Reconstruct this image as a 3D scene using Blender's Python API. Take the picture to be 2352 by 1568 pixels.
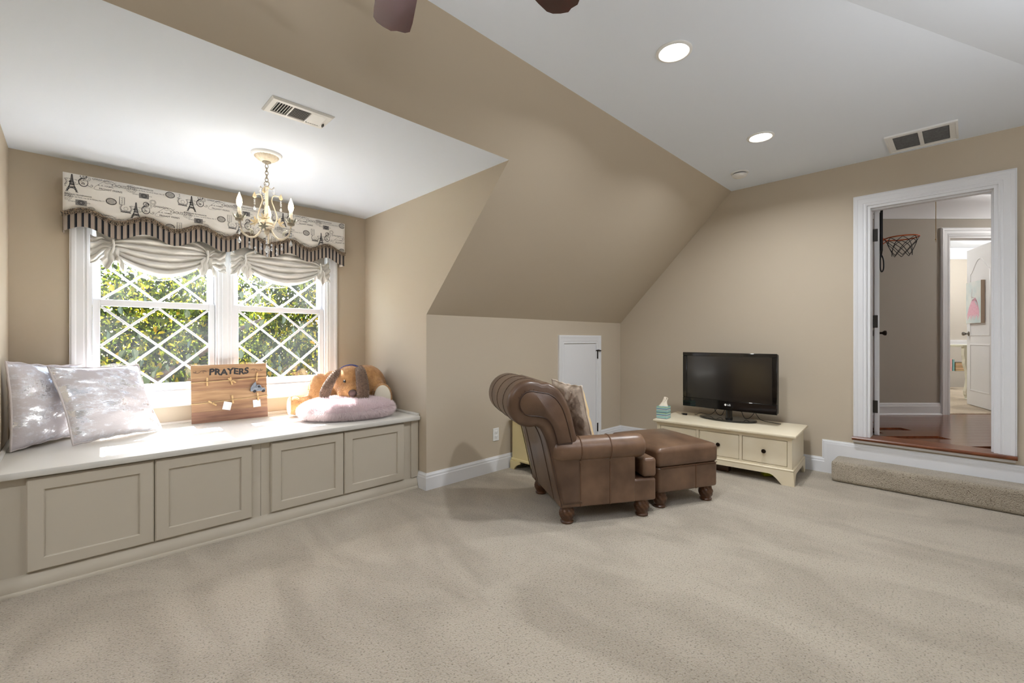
import bpy, bmesh, math, random
import numpy as np
from mathutils import Vector, Matrix, noise
random.seed(7)
for o in list(bpy.data.objects): bpy.data.objects.remove(o, do_unlink=True)
SC = bpy.context.scene
C = SC.collection
PI = math.pi

# ------------------------------------------------------------------ camera
CAM_H = 1.2066
YAW = 45.493
cam_d = bpy.data.cameras.new('camera'); cam = bpy.data.objects.new('camera', cam_d); C.objects.link(cam)
cam.location = (0, 0, CAM_H)
cam.rotation_euler = (PI/2, 0, math.radians(YAW - 90))
cam_d.sensor_width = 36; cam_d.lens = 15.7017; cam_d.shift_y = -0.0022; cam_d.clip_start = .02
SC.camera = cam

# ------------------------------------------------------------------ exposure, sky, sun
SC.view_settings.view_transform = 'Standard'
SC.view_settings.look = 'None'
SC.view_settings.gamma = 1
SC.view_settings.use_curve_mapping = False
SC.view_settings.exposure = 0.57
W = bpy.data.worlds.new('sky'); SC.world = W; W.use_nodes = True
nt = W.node_tree; nt.nodes.clear()
sky = nt.nodes.new('ShaderNodeTexSky'); sky.sky_type = 'NISHITA'; sky.sun_disc = False
sky.sun_elevation = math.radians(55); sky.sun_rotation = math.radians(0); sky.air_density = 1.0; sky.dust_density = 2.0
bg = nt.nodes.new('ShaderNodeBackground'); bg.inputs['Strength'].default_value = 1.0
wo = nt.nodes.new('ShaderNodeOutputWorld')
nt.links.new(sky.outputs[0], bg.inputs[0]); nt.links.new(bg.outputs[0], wo.inputs[0])
SUN_DIR = Vector((-.03, -1, -1.43)).normalized()
sd = bpy.data.lights.new('sun', 'SUN'); sd.energy = 46.0; sd.angle = math.radians(.6); sd.color = (.98, .98, 1)
so = bpy.data.objects.new('sun', sd); C.objects.link(so); so.location = (1, 12, 14)
so.rotation_euler = SUN_DIR.to_track_quat('-Z', 'Y').to_euler()
CAN_W, FAN_W, BULB_W, HALL_W, BED_W = 14.5, 4, 1.3, 32, 26  # fan, hall and bedroom values feed added fill lights

# ------------------------------------------------------------------ helpers
def srgb(c):
    out = []
    for x in c:
        x = x/255.0
        out.append(x/12.92 if x <= .04045 else ((x+.055)/1.055)**2.4)
    return (out[0], out[1], out[2], 1)

def mat(name, col, rough=.5, metal=0.0, col2=None, nscale=8, ndetail=3, nlo=.35, nhi=.65, bscale=None, bstr=.2, bdist=.002,
        coat=0, sheen=0, spec=.5, emit=None, estr=0, stretch=None, trans=0, alpha=None):
    m = bpy.data.materials.new(name); m.use_nodes = True
    t = m.node_tree; b = t.nodes['Principled BSDF']
    def S(k, v):
        if k in b.inputs: b.inputs[k].default_value = v
    S('Base Color', srgb(col)); S('Roughness', rough); S('Metallic', metal); S('Specular IOR Level', spec)
    S('Coat Weight', coat); S('Coat Roughness', .08); S('Sheen Weight', sheen); S('Transmission Weight', trans)
    if emit: S('Emission Color', srgb(emit)); S('Emission Strength', estr)
    tc = t.nodes.new('ShaderNodeTexCoord'); src = tc.outputs['Object']
    if stretch:
        mp = t.nodes.new('ShaderNodeMapping'); mp.inputs['Scale'].default_value = stretch
        t.links.new(src, mp.inputs[0]); src = mp.outputs[0]
    if col2:
        n = t.nodes.new('ShaderNodeTexNoise'); n.inputs['Scale'].default_value = nscale; n.inputs['Detail'].default_value = ndetail
        r = t.nodes.new('ShaderNodeValToRGB'); r.color_ramp.elements[0].position = nlo; r.color_ramp.elements[1].position = nhi
        r.color_ramp.elements[0].color = srgb(col); r.color_ramp.elements[1].color = srgb(col2)
        t.links.new(src, n.inputs['Vector']); t.links.new(n.outputs[0], r.inputs[0]); t.links.new(r.outputs[0], b.inputs['Base Color'])
    if bscale:
        n2 = t.nodes.new('ShaderNodeTexNoise'); n2.inputs['Scale'].default_value = bscale; n2.inputs['Detail'].default_value = 4
        bp = t.nodes.new('ShaderNodeBump'); bp.inputs['Strength'].default_value = bstr; bp.inputs['Distance'].default_value = bdist
        t.links.new(src, n2.inputs['Vector']); t.links.new(n2.outputs[0], bp.inputs['Height']); t.links.new(bp.outputs[0], b.inputs['Normal'])
    return m

class MB:
    def __init__(s): s.v = []; s.f = []
    def add(s, vs, fs, M=None):
        o = len(s.v)
        if M is not None: vs = [tuple(M @ Vector(p)) for p in vs]
        s.v += [tuple(p) for p in vs]; s.f += [tuple(i+o for i in f) for f in fs]
        return s
    def box(s, x0, x1, y0, y1, z0, z1, bev=0, M=None, seg=1):
        vs = [(x, y, z) for x in (x0, x1) for y in (y0, y1) for z in (z0, z1)]
        fs = [(0,1,3,2), (4,6,7,5), (0,4,5,1), (2,3,7,6), (0,2,6,4), (1,5,7,3)]
        if bev:
            bm = bmesh.new(); bv = [bm.verts.new(p) for p in vs]
            for f in fs: bm.faces.new([bv[i] for i in f])
            bmesh.ops.bevel(bm, geom=bm.edges[:], offset=bev, segments=seg, profile=.5, affect='EDGES')
            bm.verts.index_update()
            vs = [tuple(v.co) for v in bm.verts]; fs = [[v.index for v in f.verts] for f in bm.faces]; bm.free()
        return s.add(vs, fs, M)
    def prism(s, poly, fn, h0, h1, M=None):
        """poly 2D points; fn(a,b,h)->xyz"""
        n = len(poly)
        vs = [fn(a, b, h0) for a, b in poly] + [fn(a, b, h1) for a, b in poly]
        fs = [tuple(range(n))[::-1], tuple(range(n, 2*n))] + [(i, (i+1) % n, n+(i+1) % n, n+i) for i in range(n)]
        return s.add(vs, fs, M)
    def tube(s, path, r, n=8, closed=False, cap=True, M=None, flat=1.0):
        pts = [Vector(p) for p in path]; k = len(pts)
        rs = r if isinstance(r, (list, tuple)) else [r]*k
        vs = []; prev = None
        for i, p in enumerate(pts):
            a = pts[(i-1) % k] if (closed or i > 0) else p
            b = pts[(i+1) % k] if (closed or i < k-1) else p
            t = (b-a)
            t = t.normalized() if t.length > 1e-9 else Vector((0,0,1))
            if prev is None:
                u = t.cross(Vector((0,0,1)))
                if u.length < 1e-3: u = t.cross(Vector((1,0,0)))
                u.normalize()
            else:
                u = prev - t*prev.dot(t)
                u = u.normalized() if u.length > 1e-6 else prev
            prev = u; w = t.cross(u)
            for j in range(n):
                an = 2*PI*j/n
                vs.append(tuple(p + u*math.cos(an)*rs[i] + w*math.sin(an)*rs[i]*flat))
        fs = []
        for i in range(k if closed else k-1):
            i2 = (i+1) % k
            for j in range(n): fs.append((i*n+j, i*n+(j+1) % n, i2*n+(j+1) % n, i2*n+j))
        if cap and not closed:
            fs.append(tuple(range(n))[::-1]); fs.append(tuple((k-1)*n+j for j in range(n)))
        return s.add(vs, fs, M)
    def lathe(s, prof, c=(0,0,0), n=20, M=None, mod=None):
        vs = []; fs = []; k = len(prof)
        for i, (r, z) in enumerate(prof):
            for j in range(n):
                an = 2*PI*j/n; rr = r*(mod(an, i/(k-1)) if mod else 1)
                vs.append((c[0]+rr*math.cos(an), c[1]+rr*math.sin(an), c[2]+z))
        for i in range(k-1):
            for j in range(n): fs.append((i*n+j, i*n+(j+1) % n, (i+1)*n+(j+1) % n, (i+1)*n+j))
        if prof[0][0] > 1e-6: fs.append(tuple(range(n))[::-1])
        if prof[-1][0] > 1e-6: fs.append(tuple((k-1)*n+j for j in range(n)))
        return s.add(vs, fs, M)
    def ball(s, c, r, n=12, m=8, M=None):
        rx, ry, rz = (r, r, r) if not isinstance(r, (tuple, list)) else r
        vs = [(c[0], c[1], c[2]-rz)]; fs = []
        for i in range(1, m):
            a = -PI/2 + PI*i/m
            for j in range(n):
                b = 2*PI*j/n
                vs.append((c[0]+rx*math.cos(a)*math.cos(b), c[1]+ry*math.cos(a)*math.sin(b), c[2]+rz*math.sin(a)))
        vs.append((c[0], c[1], c[2]+rz)); e = len(vs)-1
        for j in range(n):
            fs.append((0, 1+(j+1) % n, 1+j)); fs.append((e, 1+(m-2)*n+j, 1+(m-2)*n+(j+1) % n))
        for i in range(m-2):
            for j in range(n): fs.append((1+i*n+j, 1+i*n+(j+1) % n, 1+(i+1)*n+(j+1) % n, 1+(i+1)*n+j))
        return s.add(vs, fs, M)
    def grid(s, fn, nu, nv, M=None):
        vs = [fn(i/(nu-1), j/(nv-1)) for i in range(nu) for j in range(nv)]
        fs = [(i*nv+j, (i+1)*nv+j, (i+1)*nv+j+1, i*nv+j+1) for i in range(nu-1) for j in range(nv-1)]
        return s.add(vs, fs, M)
    def sweep(s, path, normal, prof, closed=False, M=None):
        """prof points (d,h): d along t x normal (right of travel), h along normal; mitred"""
        N = Vector(normal); pts = [Vector(p) for p in path]; k = len(pts); m = len(prof); vs = []
        for i, p in enumerate(pts):
            def side(a, b): return (b-a).normalized().cross(N)
            s1 = side(pts[(i-1) % k], p) if (closed or i > 0) else None
            s2 = side(p, pts[(i+1) % k]) if (closed or i < k-1) else None
            if s1 is None: mt = s2
            elif s2 is None: mt = s1
            else: mt = (s1+s2)/(1+s1.dot(s2))
            for d, h in prof: vs.append(tuple(p + mt*d + N*h))
        fs = []
        for i in range(k if closed else k-1):
            i2 = (i+1) % k
            for j in range(m): fs.append((i*m+j, i*m+(j+1) % m, i2*m+(j+1) % m, i2*m+j))
        if not closed:
            fs.append(tuple(range(m))[::-1]); fs.append(tuple((k-1)*m+j for j in range(m)))
        return s.add(vs, fs, M)
    def rbox(s, c, h, r, n=7, crown=None, M=None):
        """rounded box; crown(x,y,z in -1..1)->offset vector"""
        d = {}; vs = []; fs = []
        hx, hy, hz = h; inn = (max(hx-r, 1e-4), max(hy-r, 1e-4), max(hz-r, 1e-4))
        def vert(q):
            key = tuple(round(x, 5) for x in q)
            if key in d: return d[key]
            p = [q[i]*h[i] for i in range(3)]
            cl = [min(max(p[i], -inn[i]), inn[i]) for i in range(3)]
            v = Vector([p[i]-cl[i] for i in range(3)])
            if v.length > 1e-9: v = v.normalized()*r
            P = Vector(cl)+v
            if crown: P += Vector(crown(*q))
            d[key] = len(vs); vs.append((P.x+c[0], P.y+c[1], P.z+c[2])); return d[key]
        def par(hh):
            e = min(r/hh, 1); L = [-1, -1+e*.35, -1+e*.7, -1+e]
            L += [(-1+e)+(2-2*e)*i/n for i in range(1, n)]
            L += [1-e, 1-e*.7, 1-e*.35, 1]
            return sorted(set(round(x, 5) for x in L))
        P = [par(x) for x in h]
        for ax in range(3):
            a, b = (ax+1) % 3, (ax+2) % 3
            for sg in (-1, 1):
                for i in range(len(P[a])-1):
                    for j in range(len(P[b])-1):
                        q = []
                        for (ii, jj) in ((i, j), (i+1, j), (i+1, j+1), (i, j+1)):
                            t = [0, 0, 0]; t[ax] = sg; t[a] = P[a][ii]; t[b] = P[b][jj]; q.append(vert(t))
                        if len(set(q)) == 4: fs.append(tuple(q if sg > 0 else q[::-1]))
        return s.add(vs, fs, M)
    def build(s, name, m, parent=None, smooth=40, loc=None, rz=0, solid=0, recalc=True):
        me = bpy.data.meshes.new(name); me.from_pydata(s.v, [], s.f)
        if recalc:
            bm = bmesh.new(); bm.from_mesh(me); bmesh.ops.recalc_face_normals(bm, faces=bm.faces[:]); bm.to_mesh(me); bm.free()
        me.validate()
        if smooth:
            me.polygons.foreach_set('use_smooth', [True]*len(me.polygons))
            if smooth < 180: me.set_sharp_from_angle(angle=math.radians(smooth))
        for x in (m if isinstance(m, (list, tuple)) else [m]): me.materials.append(x)
        o = bpy.data.objects.new(name, me); C.objects.link(o)
        if parent: o.parent = parent
        if loc: o.location = loc
        if rz: o.rotation_euler = (0, 0, rz)
        if solid:
            md = o.modifiers.new('thickness', 'SOLIDIFY'); md.thickness = solid; md.offset = 0
        return o

def thing(name, label, cat, loc=(0,0,0), rz=0, group=None, rot=None):
    o = bpy.data.objects.new(name, None); C.objects.link(o); o.empty_display_size = .05
    o.location = loc; o.rotation_euler = rot if rot else (0, 0, rz)
    o['label'] = label; o['category'] = cat
    if group: o['group'] = group
    return o
def tag(o, label, cat, group=None):
    o['label'] = label; o['category'] = cat
    if group: o['group'] = group
    return o
def struct(o, label=None, cat=None):
    o['kind'] = 'structure'
    if label: o['label'] = label
    if cat: o['category'] = cat
    return o
def sroot(name, loc=(0,0,0), rz=0, label=None, cat=None):
    o = bpy.data.objects.new(name, None); C.objects.link(o); o.location = loc; o.rotation_euler = (0,0,rz); o.empty_display_size = .05
    return struct(o, label, cat)
def copy_obj(o, parent=None):
    c = o.copy(); C.objects.link(c)
    if parent: c.parent = parent
    return c
def copy_tree(o, parent=None):
    c = o.copy(); C.objects.link(c)
    if parent is not None: c.parent = parent
    for ch in list(o.children): copy_tree(ch, c)
    return c
_txt = {}
def text2d(st, size=1.0, bold=0.0, shear=0.0):
    key = (st, bold, shear)
    if key not in _txt:
        cu = bpy.data.curves.new('txt', 'FONT'); cu.body = st; cu.size = 1; cu.offset = bold; cu.shear = shear; cu.resolution_u = 3
        ob = bpy.data.objects.new('txt', cu); C.objects.link(ob); bpy.context.view_layer.update()
        me = bpy.data.meshes.new_from_object(ob)
        _txt[key] = ([(v.co.x, v.co.y) for v in me.vertices], [tuple(p.vertices) for p in me.polygons])
        bpy.data.objects.remove(ob); bpy.data.curves.remove(cu); bpy.data.meshes.remove(me)
    vs, fs = _txt[key]
    return [(x*size, y*size) for x, y in vs], fs
def ribbon(pts, w):
    """flat strip polygon(s) along a 2D polyline -> verts, faces"""
    vs = []; k = len(pts)
    for i, p in enumerate(pts):
        a = pts[max(i-1, 0)]; b = pts[min(i+1, k-1)]
        dx, dy = b[0]-a[0], b[1]-a[1]; L = math.hypot(dx, dy) or 1
        ww = w(i/(k-1)) if callable(w) else w
        nx, ny = -dy/L*ww/2, dx/L*ww/2
        vs += [(p[0]+nx, p[1]+ny), (p[0]-nx, p[1]-ny)]
    return vs, [(2*i, 2*i+1, 2*i+3, 2*i+2) for i in range(k-1)]

# ------------------------------------------------------------------ materials
M = {}
M['wall'] = mat('tan_wall_paint', (200, 187, 167), .75, bscale=260, bstr=.06, bdist=.001, spec=.25)
M['hallwall'] = mat('greige_wall_paint', (186, 179, 168), .75, bscale=260, bstr=.06, bdist=.001, spec=.25)
M['ceil'] = mat('ceiling_paint', (238, 245, 255), .85, bscale=220, bstr=.05, bdist=.001, spec=.2)
M['trim'] = mat('white_trim_paint', (236, 237, 240), .38, spec=.4)
M['bench'] = mat('bench_cream_paint', (198, 189, 173), .42, spec=.4)
M['benchtop'] = mat('bench_top_paint', (216, 213, 206), .35, spec=.4)
M['cream'] = mat('cream_furniture_paint', (238, 227, 202), .42, col2=(233, 220, 192), nscale=5, spec=.4)
M['yellow'] = mat('pale_yellow_paint', (232, 216, 166), .45, spec=.4)
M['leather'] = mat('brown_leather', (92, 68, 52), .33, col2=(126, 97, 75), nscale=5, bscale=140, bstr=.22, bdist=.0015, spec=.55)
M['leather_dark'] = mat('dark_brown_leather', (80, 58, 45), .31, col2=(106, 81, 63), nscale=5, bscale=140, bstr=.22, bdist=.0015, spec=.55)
M['welt'] = mat('leather_welt', (64, 42, 30), .4)
M['seam'] = mat('leather_seam', (104, 74, 54), .4)
M['footwood'] = mat('carved_dark_wood', (100, 66, 42), .35, col2=(68, 42, 26), nscale=20, stretch=(1,1,6), spec=.5)
M['tvblack'] = mat('glossy_black_plastic', (9, 9, 10), .07, spec=.6, coat=.4)
M['screen'] = mat('tv_screen', (12, 13, 15), .20, spec=1.0, coat=.3)
M['black'] = mat('black_matte', (16, 15, 15), .5)
M['bronze'] = mat('dark_bronze', (44, 34, 28), .35, metal=.8)
M['nickel'] = mat('brushed_nickel', (150, 145, 140), .25, metal=1)
M['iron'] = mat('dark_hinge_metal', (80, 78, 76), .4, metal=.8)
M['fanwood'] = mat('mahogany_blade', (74, 12, 12), .25, col2=(36, 6, 8), nscale=14, stretch=(1, 6, 1), nlo=.3, nhi=.7, coat=.15)
M['plastic'] = mat('white_plastic', (240, 240, 238), .4)
M['slot'] = mat('dark_slot', (40, 40, 42), .8)
M['ventgrey'] = mat('grey_filter', (112, 112, 112), .9, col2=(96, 96, 96), nscale=60)
M['hardwood'] = mat('red_brown_hardwood', (124, 70, 42), .16, col2=(92, 50, 30), nscale=9, stretch=(2, 14, 1), bscale=14, bstr=.1, bdist=.002, spec=.6)
M['nosing'] = mat('stained_nosing', (128, 70, 34), .3, col2=(92, 46, 22), nscale=10, stretch=(8, 1.2, 8))
M['pine'] = mat('board_wood', (170, 134, 102), .55, col2=(136, 100, 76), nscale=3.5, ndetail=6, stretch=(1.3, 1, 14), nlo=.36, nhi=.66)
M['pine2'] = mat('board_wood_pale', (182, 148, 112), .55, col2=(150, 114, 84), nscale=4, ndetail=6, stretch=(1.1, 1, 13), nlo=.36, nhi=.66)
M['pine3'] = mat('board_wood_red', (150, 112, 90), .55, col2=(120, 84, 68), nscale=4, ndetail=6, stretch=(1.2, 1, 15), nlo=.36, nhi=.66)
M['pin'] = mat('clothespin_wood', (214, 182, 134), .6, col2=(190, 154, 106), nscale=20)
M['twine'] = mat('jute_twine', (206, 178, 132), .8, bscale=400, bstr=.5)
M['ink'] = mat('charcoal_ink', (50, 48, 50), .6)
M['paper'] = mat('white_paper', (244, 242, 244), .7)
M['truck'] = mat('galvanised_truck', (150, 158, 170), .45, metal=.4, col2=(120, 128, 140), nscale=60)
M['fabric'] = mat('valance_cotton', (236, 232, 224), .85, bscale=500, bstr=.15, bdist=.0008, spec=.2)
M['print'] = mat('valance_print_black', (52, 52, 56), .85, spec=.1)
M['print2'] = mat('valance_print_grey', (132, 130, 128), .85, spec=.1)
M['braid'] = mat('brown_braid', (164, 142, 116), .75, col2=(66, 56, 48), nscale=160, nlo=.42, nhi=.58, sheen=.3)
M['linen'] = mat('shade_linen', (243, 241, 236), .85, bscale=300, bstr=.1, bdist=.001, spec=.2)
M['chand'] = mat('antique_cream_metal', (230, 218, 196), .5, col2=(206, 188, 158), nscale=40, nlo=.45, nhi=.8)
M['chandgrey'] = mat('antique_grey_metal', (170, 160, 140), .45, col2=(130, 118, 98), nscale=50)
M['bulb'] = mat('lit_bulb_glass', (255, 240, 210), .2, emit=(255, 226, 180), estr=14)
M['lens'] = mat('lit_can_lens', (255, 250, 244), .4, emit=(255, 247, 236), estr=7)
M['shadeglass'] = mat('lit_added_lamp_glass', (255, 250, 240), .4, emit=(255, 240, 220), estr=4)  # glow of the bowls on the added hall and bedroom lamps
M['plush'] = mat('tan_plush_fur', (204, 158, 106), .95, col2=(180, 132, 82), nscale=30, bscale=180, bstr=.6, bdist=.004, sheen=.6, spec=.1)
M['plushstrand'] = mat('tan_plush_strand', (212, 168, 116), .9, sheen=.4, spec=.1)
M['ear'] = mat('grey_brown_plush', (128, 104, 86), .95, col2=(100, 80, 66), nscale=70, bscale=180, bstr=.6, bdist=.004, sheen=.5, spec=.1)
M['earstrand'] = mat('grey_brown_strand', (158, 134, 114), .9, sheen=.4, spec=.1)
M['pad'] = mat('cream_plush_pad', (232, 224, 206), .9, sheen=.3)
M['bandana'] = mat('navy_bandana', (38, 52, 110), .8)
M['nose'] = mat('plush_nose', (86, 66, 62), .7)
M['pinkbase'] = mat('pink_fur_base', (250, 232, 235), .95, sheen=.5)
M['pink'] = mat('pink_fur', (255, 240, 241), .8, sheen=.4, spec=.15)
M['sidecream'] = mat('vanity_cream_paint', (226, 224, 206), .45)
M['bookpink'] = mat('book_pink', (222, 178, 176), .6); M['bookteal'] = mat('book_teal', (120, 166, 164), .6)
M['booktan'] = mat('book_tan', (212, 180, 122), .6); M['bookdark'] = mat('book_dark', (40, 44, 60), .6)
M['orange'] = mat('orange_rim_metal', (196, 92, 40), .4, metal=.3)
M['canvas'] = mat('canvas_white', (228, 232, 230), .8, col2=(206, 222, 224), nscale=6)
M['canvasside'] = mat('canvas_side', (206, 186, 166), .8)
M['pinkpaint'] = mat('pink_brush_paint', (226, 160, 184), .7, col2=(244, 208, 220), nscale=40, stretch=(4,4,1))
M['greypaint'] = mat('grey_brush_paint', (196, 178, 182), .7)
M['bark'] = mat('tree_bark', (86, 68, 52), .9, col2=(52, 42, 34), nscale=10, bscale=30, bstr=.7, bdist=.02)
M['grass'] = mat('lawn', (70, 90, 40), .95, col2=(96, 110, 52), nscale=3)
M['packet'] = mat('yellow_green_packet', (196, 204, 40), .35)
M['tissue'] = mat('tissue_paper', (240, 228, 208), .85)
M['flower'] = mat('enamel_flower', (216, 198, 160), .5); M['leafgreen'] = mat('enamel_leaf', (168, 166, 150), .5)
M['wheel'] = mat('dark_wheel', (36, 38, 46), .5)

def carpet_mat(name, base, dark):
    m = bpy.data.materials.new(name); m.use_nodes = True; t = m.node_tree; b = t.nodes['Principled BSDF']
    b.inputs['Roughness'].default_value = .95; b.inputs['Specular IOR Level'].default_value = .1; b.inputs['Sheen Weight'].default_value = .25
    tc = t.nodes.new('ShaderNodeTexCoord')
    vo = t.nodes.new('ShaderNodeTexVoronoi'); vo.inputs['Scale'].default_value = 150
    n1 = t.nodes.new('ShaderNodeTexNoise'); n1.inputs['Scale'].default_value = 120; n1.inputs['Detail'].default_value = 3
    n2 = t.nodes.new('ShaderNodeTexNoise'); n2.inputs['Scale'].default_value = 2.6; n2.inputs['Detail'].default_value = 4; n2.inputs['Distortion'].default_value = 1.2
    mp = t.nodes.new('ShaderNodeMapping'); mp.inputs['Rotation'].default_value = (0, 0, .75); mp.inputs['Scale'].default_value = (1, .45, 1)
    for n in (vo, n1): t.links.new(tc.outputs['Object'], n.inputs['Vector'])
    t.links.new(tc.outputs['Object'], mp.inputs[0]); t.links.new(mp.outputs[0], n2.inputs['Vector'])
    r1 = t.nodes.new('ShaderNodeValToRGB'); r1.color_ramp.elements[0].position = .28; r1.color_ramp.elements[1].position = .46
    r1.color_ramp.elements[0].color = srgb(dark); r1.color_ramp.elements[1].color = srgb(base)
    t.links.new(n1.outputs[0], r1.inputs[0])
    r2 = t.nodes.new('ShaderNodeValToRGB'); r2.color_ramp.elements[0].position = .36; r2.color_ramp.elements[1].position = .60
    r2.color_ramp.elements[0].color = (.80, .79, .78, 1); r2.color_ramp.elements[1].color = (1, 1, 1, 1)
    t.links.new(n2.outputs[0], r2.inputs[0])
    mx = t.nodes.new('ShaderNodeMix'); mx.data_type = 'RGBA'; mx.blend_type = 'MULTIPLY'; mx.inputs[0].default_value = 1
    t.links.new(r1.outputs[0], mx.inputs[6]); t.links.new(r2.outputs[0], mx.inputs[7]); t.links.new(mx.outputs[2], b.inputs['Base Color'])
    ad = t.nodes.new('ShaderNodeMath'); ad.operation = 'SUBTRACT'
    t.links.new(n1.outputs[0], ad.inputs[0]); t.links.new(vo.outputs['Distance'], ad.inputs[1])
    bp = t.nodes.new('ShaderNodeBump'); bp.inputs['Strength'].default_value = .8; bp.inputs['Distance'].default_value = .006
    t.links.new(ad.outputs[0], bp.inputs['Height']); t.links.new(bp.outputs[0], b.inputs['Normal'])
    return m
M['carpet'] = carpet_mat('beige_carpet', (190, 179, 161), (132, 121, 104))
M['carpet2'] = carpet_mat('pale_bedroom_carpet', (216, 200, 176), (180, 164, 140))

def stripe_mat():
    m = bpy.data.materials.new('striped_ticking'); m.use_nodes = True; t = m.node_tree; b = t.nodes['Principled BSDF']; b.inputs['Roughness'].default_value = .8
    tc = t.nodes.new('ShaderNodeTexCoord'); sx = t.nodes.new('ShaderNodeSeparateXYZ'); t.links.new(tc.outputs['Object'], sx.inputs[0])
    dv = t.nodes.new('ShaderNodeMath'); dv.operation = 'DIVIDE'; dv.inputs[1].default_value = .0315
    fr = t.nodes.new('ShaderNodeMath'); fr.operation = 'FRACT'
    a2 = t.nodes.new('ShaderNodeMath'); a2.operation = 'ADD'; a2.inputs[1].default_value = 100
    t.links.new(sx.outputs['X'], dv.inputs[0]); t.links.new(dv.outputs[0], a2.inputs[0]); t.links.new(a2.outputs[0], fr.inputs[0])
    r = t.nodes.new('ShaderNodeValToRGB'); r.color_ramp.interpolation = 'CONSTANT'
    stops = [(0, (18, 21, 32)), (.40, (184, 170, 156)), (.53, (46, 42, 44)), (.58, (190, 176, 162)), (.70, (46, 42, 44)), (.75, (184, 170, 156)), (.88, (46, 42, 44)), (.93, (184, 170, 156))]
    el = r.color_ramp.elements
    el[0].position = 0; el[0].color = srgb(stops[0][1]); el[1].position = stops[1][0]; el[1].color = srgb(stops[1][1])
    for p, c in stops[2:]:
        e = el.new(p); e.color = srgb(c)
    t.links.new(fr.outputs[0], r.inputs[0]); t.links.new(r.outputs[0], b.inputs['Base Color'])
    return m
M['stripe'] = stripe_mat()

def tissue_stripe():
    m = bpy.data.materials.new('striped_tissue_box'); m.use_nodes = True; t = m.node_tree; b = t.nodes['Principled BSDF']; b.inputs['Roughness'].default_value = .5
    tc = t.nodes.new('ShaderNodeTexCoord'); sx = t.nodes.new('ShaderNodeSeparateXYZ'); t.links.new(tc.outputs['Object'], sx.inputs[0])
    ml = t.nodes.new('ShaderNodeMath'); ml.operation = 'MULTIPLY'; ml.inputs[1].default_value = 1/.06
    fr = t.nodes.new('ShaderNodeMath'); fr.operation = 'FRACT'
    t.links.new(sx.outputs['Z'], ml.inputs[0]); t.links.new(ml.outputs[0], fr.inputs[0])
    r = t.nodes.new('ShaderNodeValToRGB'); r.color_ramp.interpolation = 'CONSTANT'; el = r.color_ramp.elements
    el[0].position = 0; el[0].color = srgb((60, 70, 110)); el[1].position = .08; el[1].color = srgb((170, 210, 200))
    for p, c in [(.3, (90, 160, 176)), (.38, (224, 228, 214)), (.52, (52, 62, 100)), (.6, (150, 196, 214)), (.78, (196, 214, 160)), (.92, (100, 170, 180))]:
        e = el.new(p); e.color = srgb(c)
    t.links.new(fr.outputs[0], r.inputs[0]); t.links.new(r.outputs[0], b.inputs['Base Color'])
    return m
M['tissuebox'] = tissue_stripe()

def foil_mat(name, base, foil, rough=.3):
    m = bpy.data.materials.new(name); m.use_nodes = True; t = m.node_tree; b = t.nodes['Principled BSDF']
    tc = t.nodes.new('ShaderNodeTexCoord'); mp = t.nodes.new('ShaderNodeMapping'); mp.inputs['Scale'].default_value = (1, 3, 3)
    n = t.nodes.new('ShaderNodeTexNoise'); n.inputs['Scale'].default_value = 3.5; n.inputs['Detail'].default_value = 9; n.inputs['Roughness'].default_value = .75
    t.links.new(tc.outputs['Object'], mp.inputs[0]); t.links.new(mp.outputs[0], n.inputs['Vector'])
    r = t.nodes.new('ShaderNodeValToRGB'); r.color_ramp.elements[0].position = .47; r.color_ramp.elements[1].position = .55
    r.color_ramp.elements[0].color = (0,0,0,1); r.color_ramp.elements[1].color = (1,1,1,1)
    t.links.new(n.outputs[0], r.inputs[0])
    mx = t.nodes.new('ShaderNodeMix'); mx.data_type = 'RGBA'; mx.inputs[6].default_value = srgb(base); mx.inputs[7].default_value = srgb(foil)
    t.links.new(r.outputs[0], mx.inputs[0]); t.links.new(mx.outputs[2], b.inputs['Base Color'])
    mm = t.nodes.new('ShaderNodeMath'); mm.operation = 'MULTIPLY'; mm.inputs[1].default_value = .75
    t.links.new(r.outputs[0], mm.inputs[0]); t.links.new(mm.outputs[0], b.inputs['Metallic'])
    mr = t.nodes.new('ShaderNodeMapRange'); mr.inputs[3].default_value = .85; mr.inputs[4].default_value = rough
    t.links.new(r.outputs[0], mr.inputs[0]); t.links.new(mr.outputs[0], b.inputs['Roughness'])
    n2 = t.nodes.new('ShaderNodeTexNoise'); n2.inputs['Scale'].default_value = 60; n2.inputs['Detail'].default_value = 4
    t.links.new(mp.outputs[0], n2.inputs['Vector'])
    bp = t.nodes.new('ShaderNodeBump'); bp.inputs['Strength'].default_value = .35; bp.inputs['Distance'].default_value = .004
    t.links.new(n2.outputs[0], bp.inputs['Height']); t.links.new(bp.outputs[0], b.inputs['Normal'])
    return m
M['silver'] = foil_mat('silver_foil_fabric', (196, 190, 194), (224, 226, 234), .24)
M['champagne'] = foil_mat('champagne_foil_fabric', (226, 210, 194), (214, 200, 186), .3)
M['pillowpipe'] = mat('pillow_piping', (206, 198, 198), .8)
M['pillowback'] = mat('pillow_back_cloth', (226, 198, 150), .85, bscale=200, bstr=.2)

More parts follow.
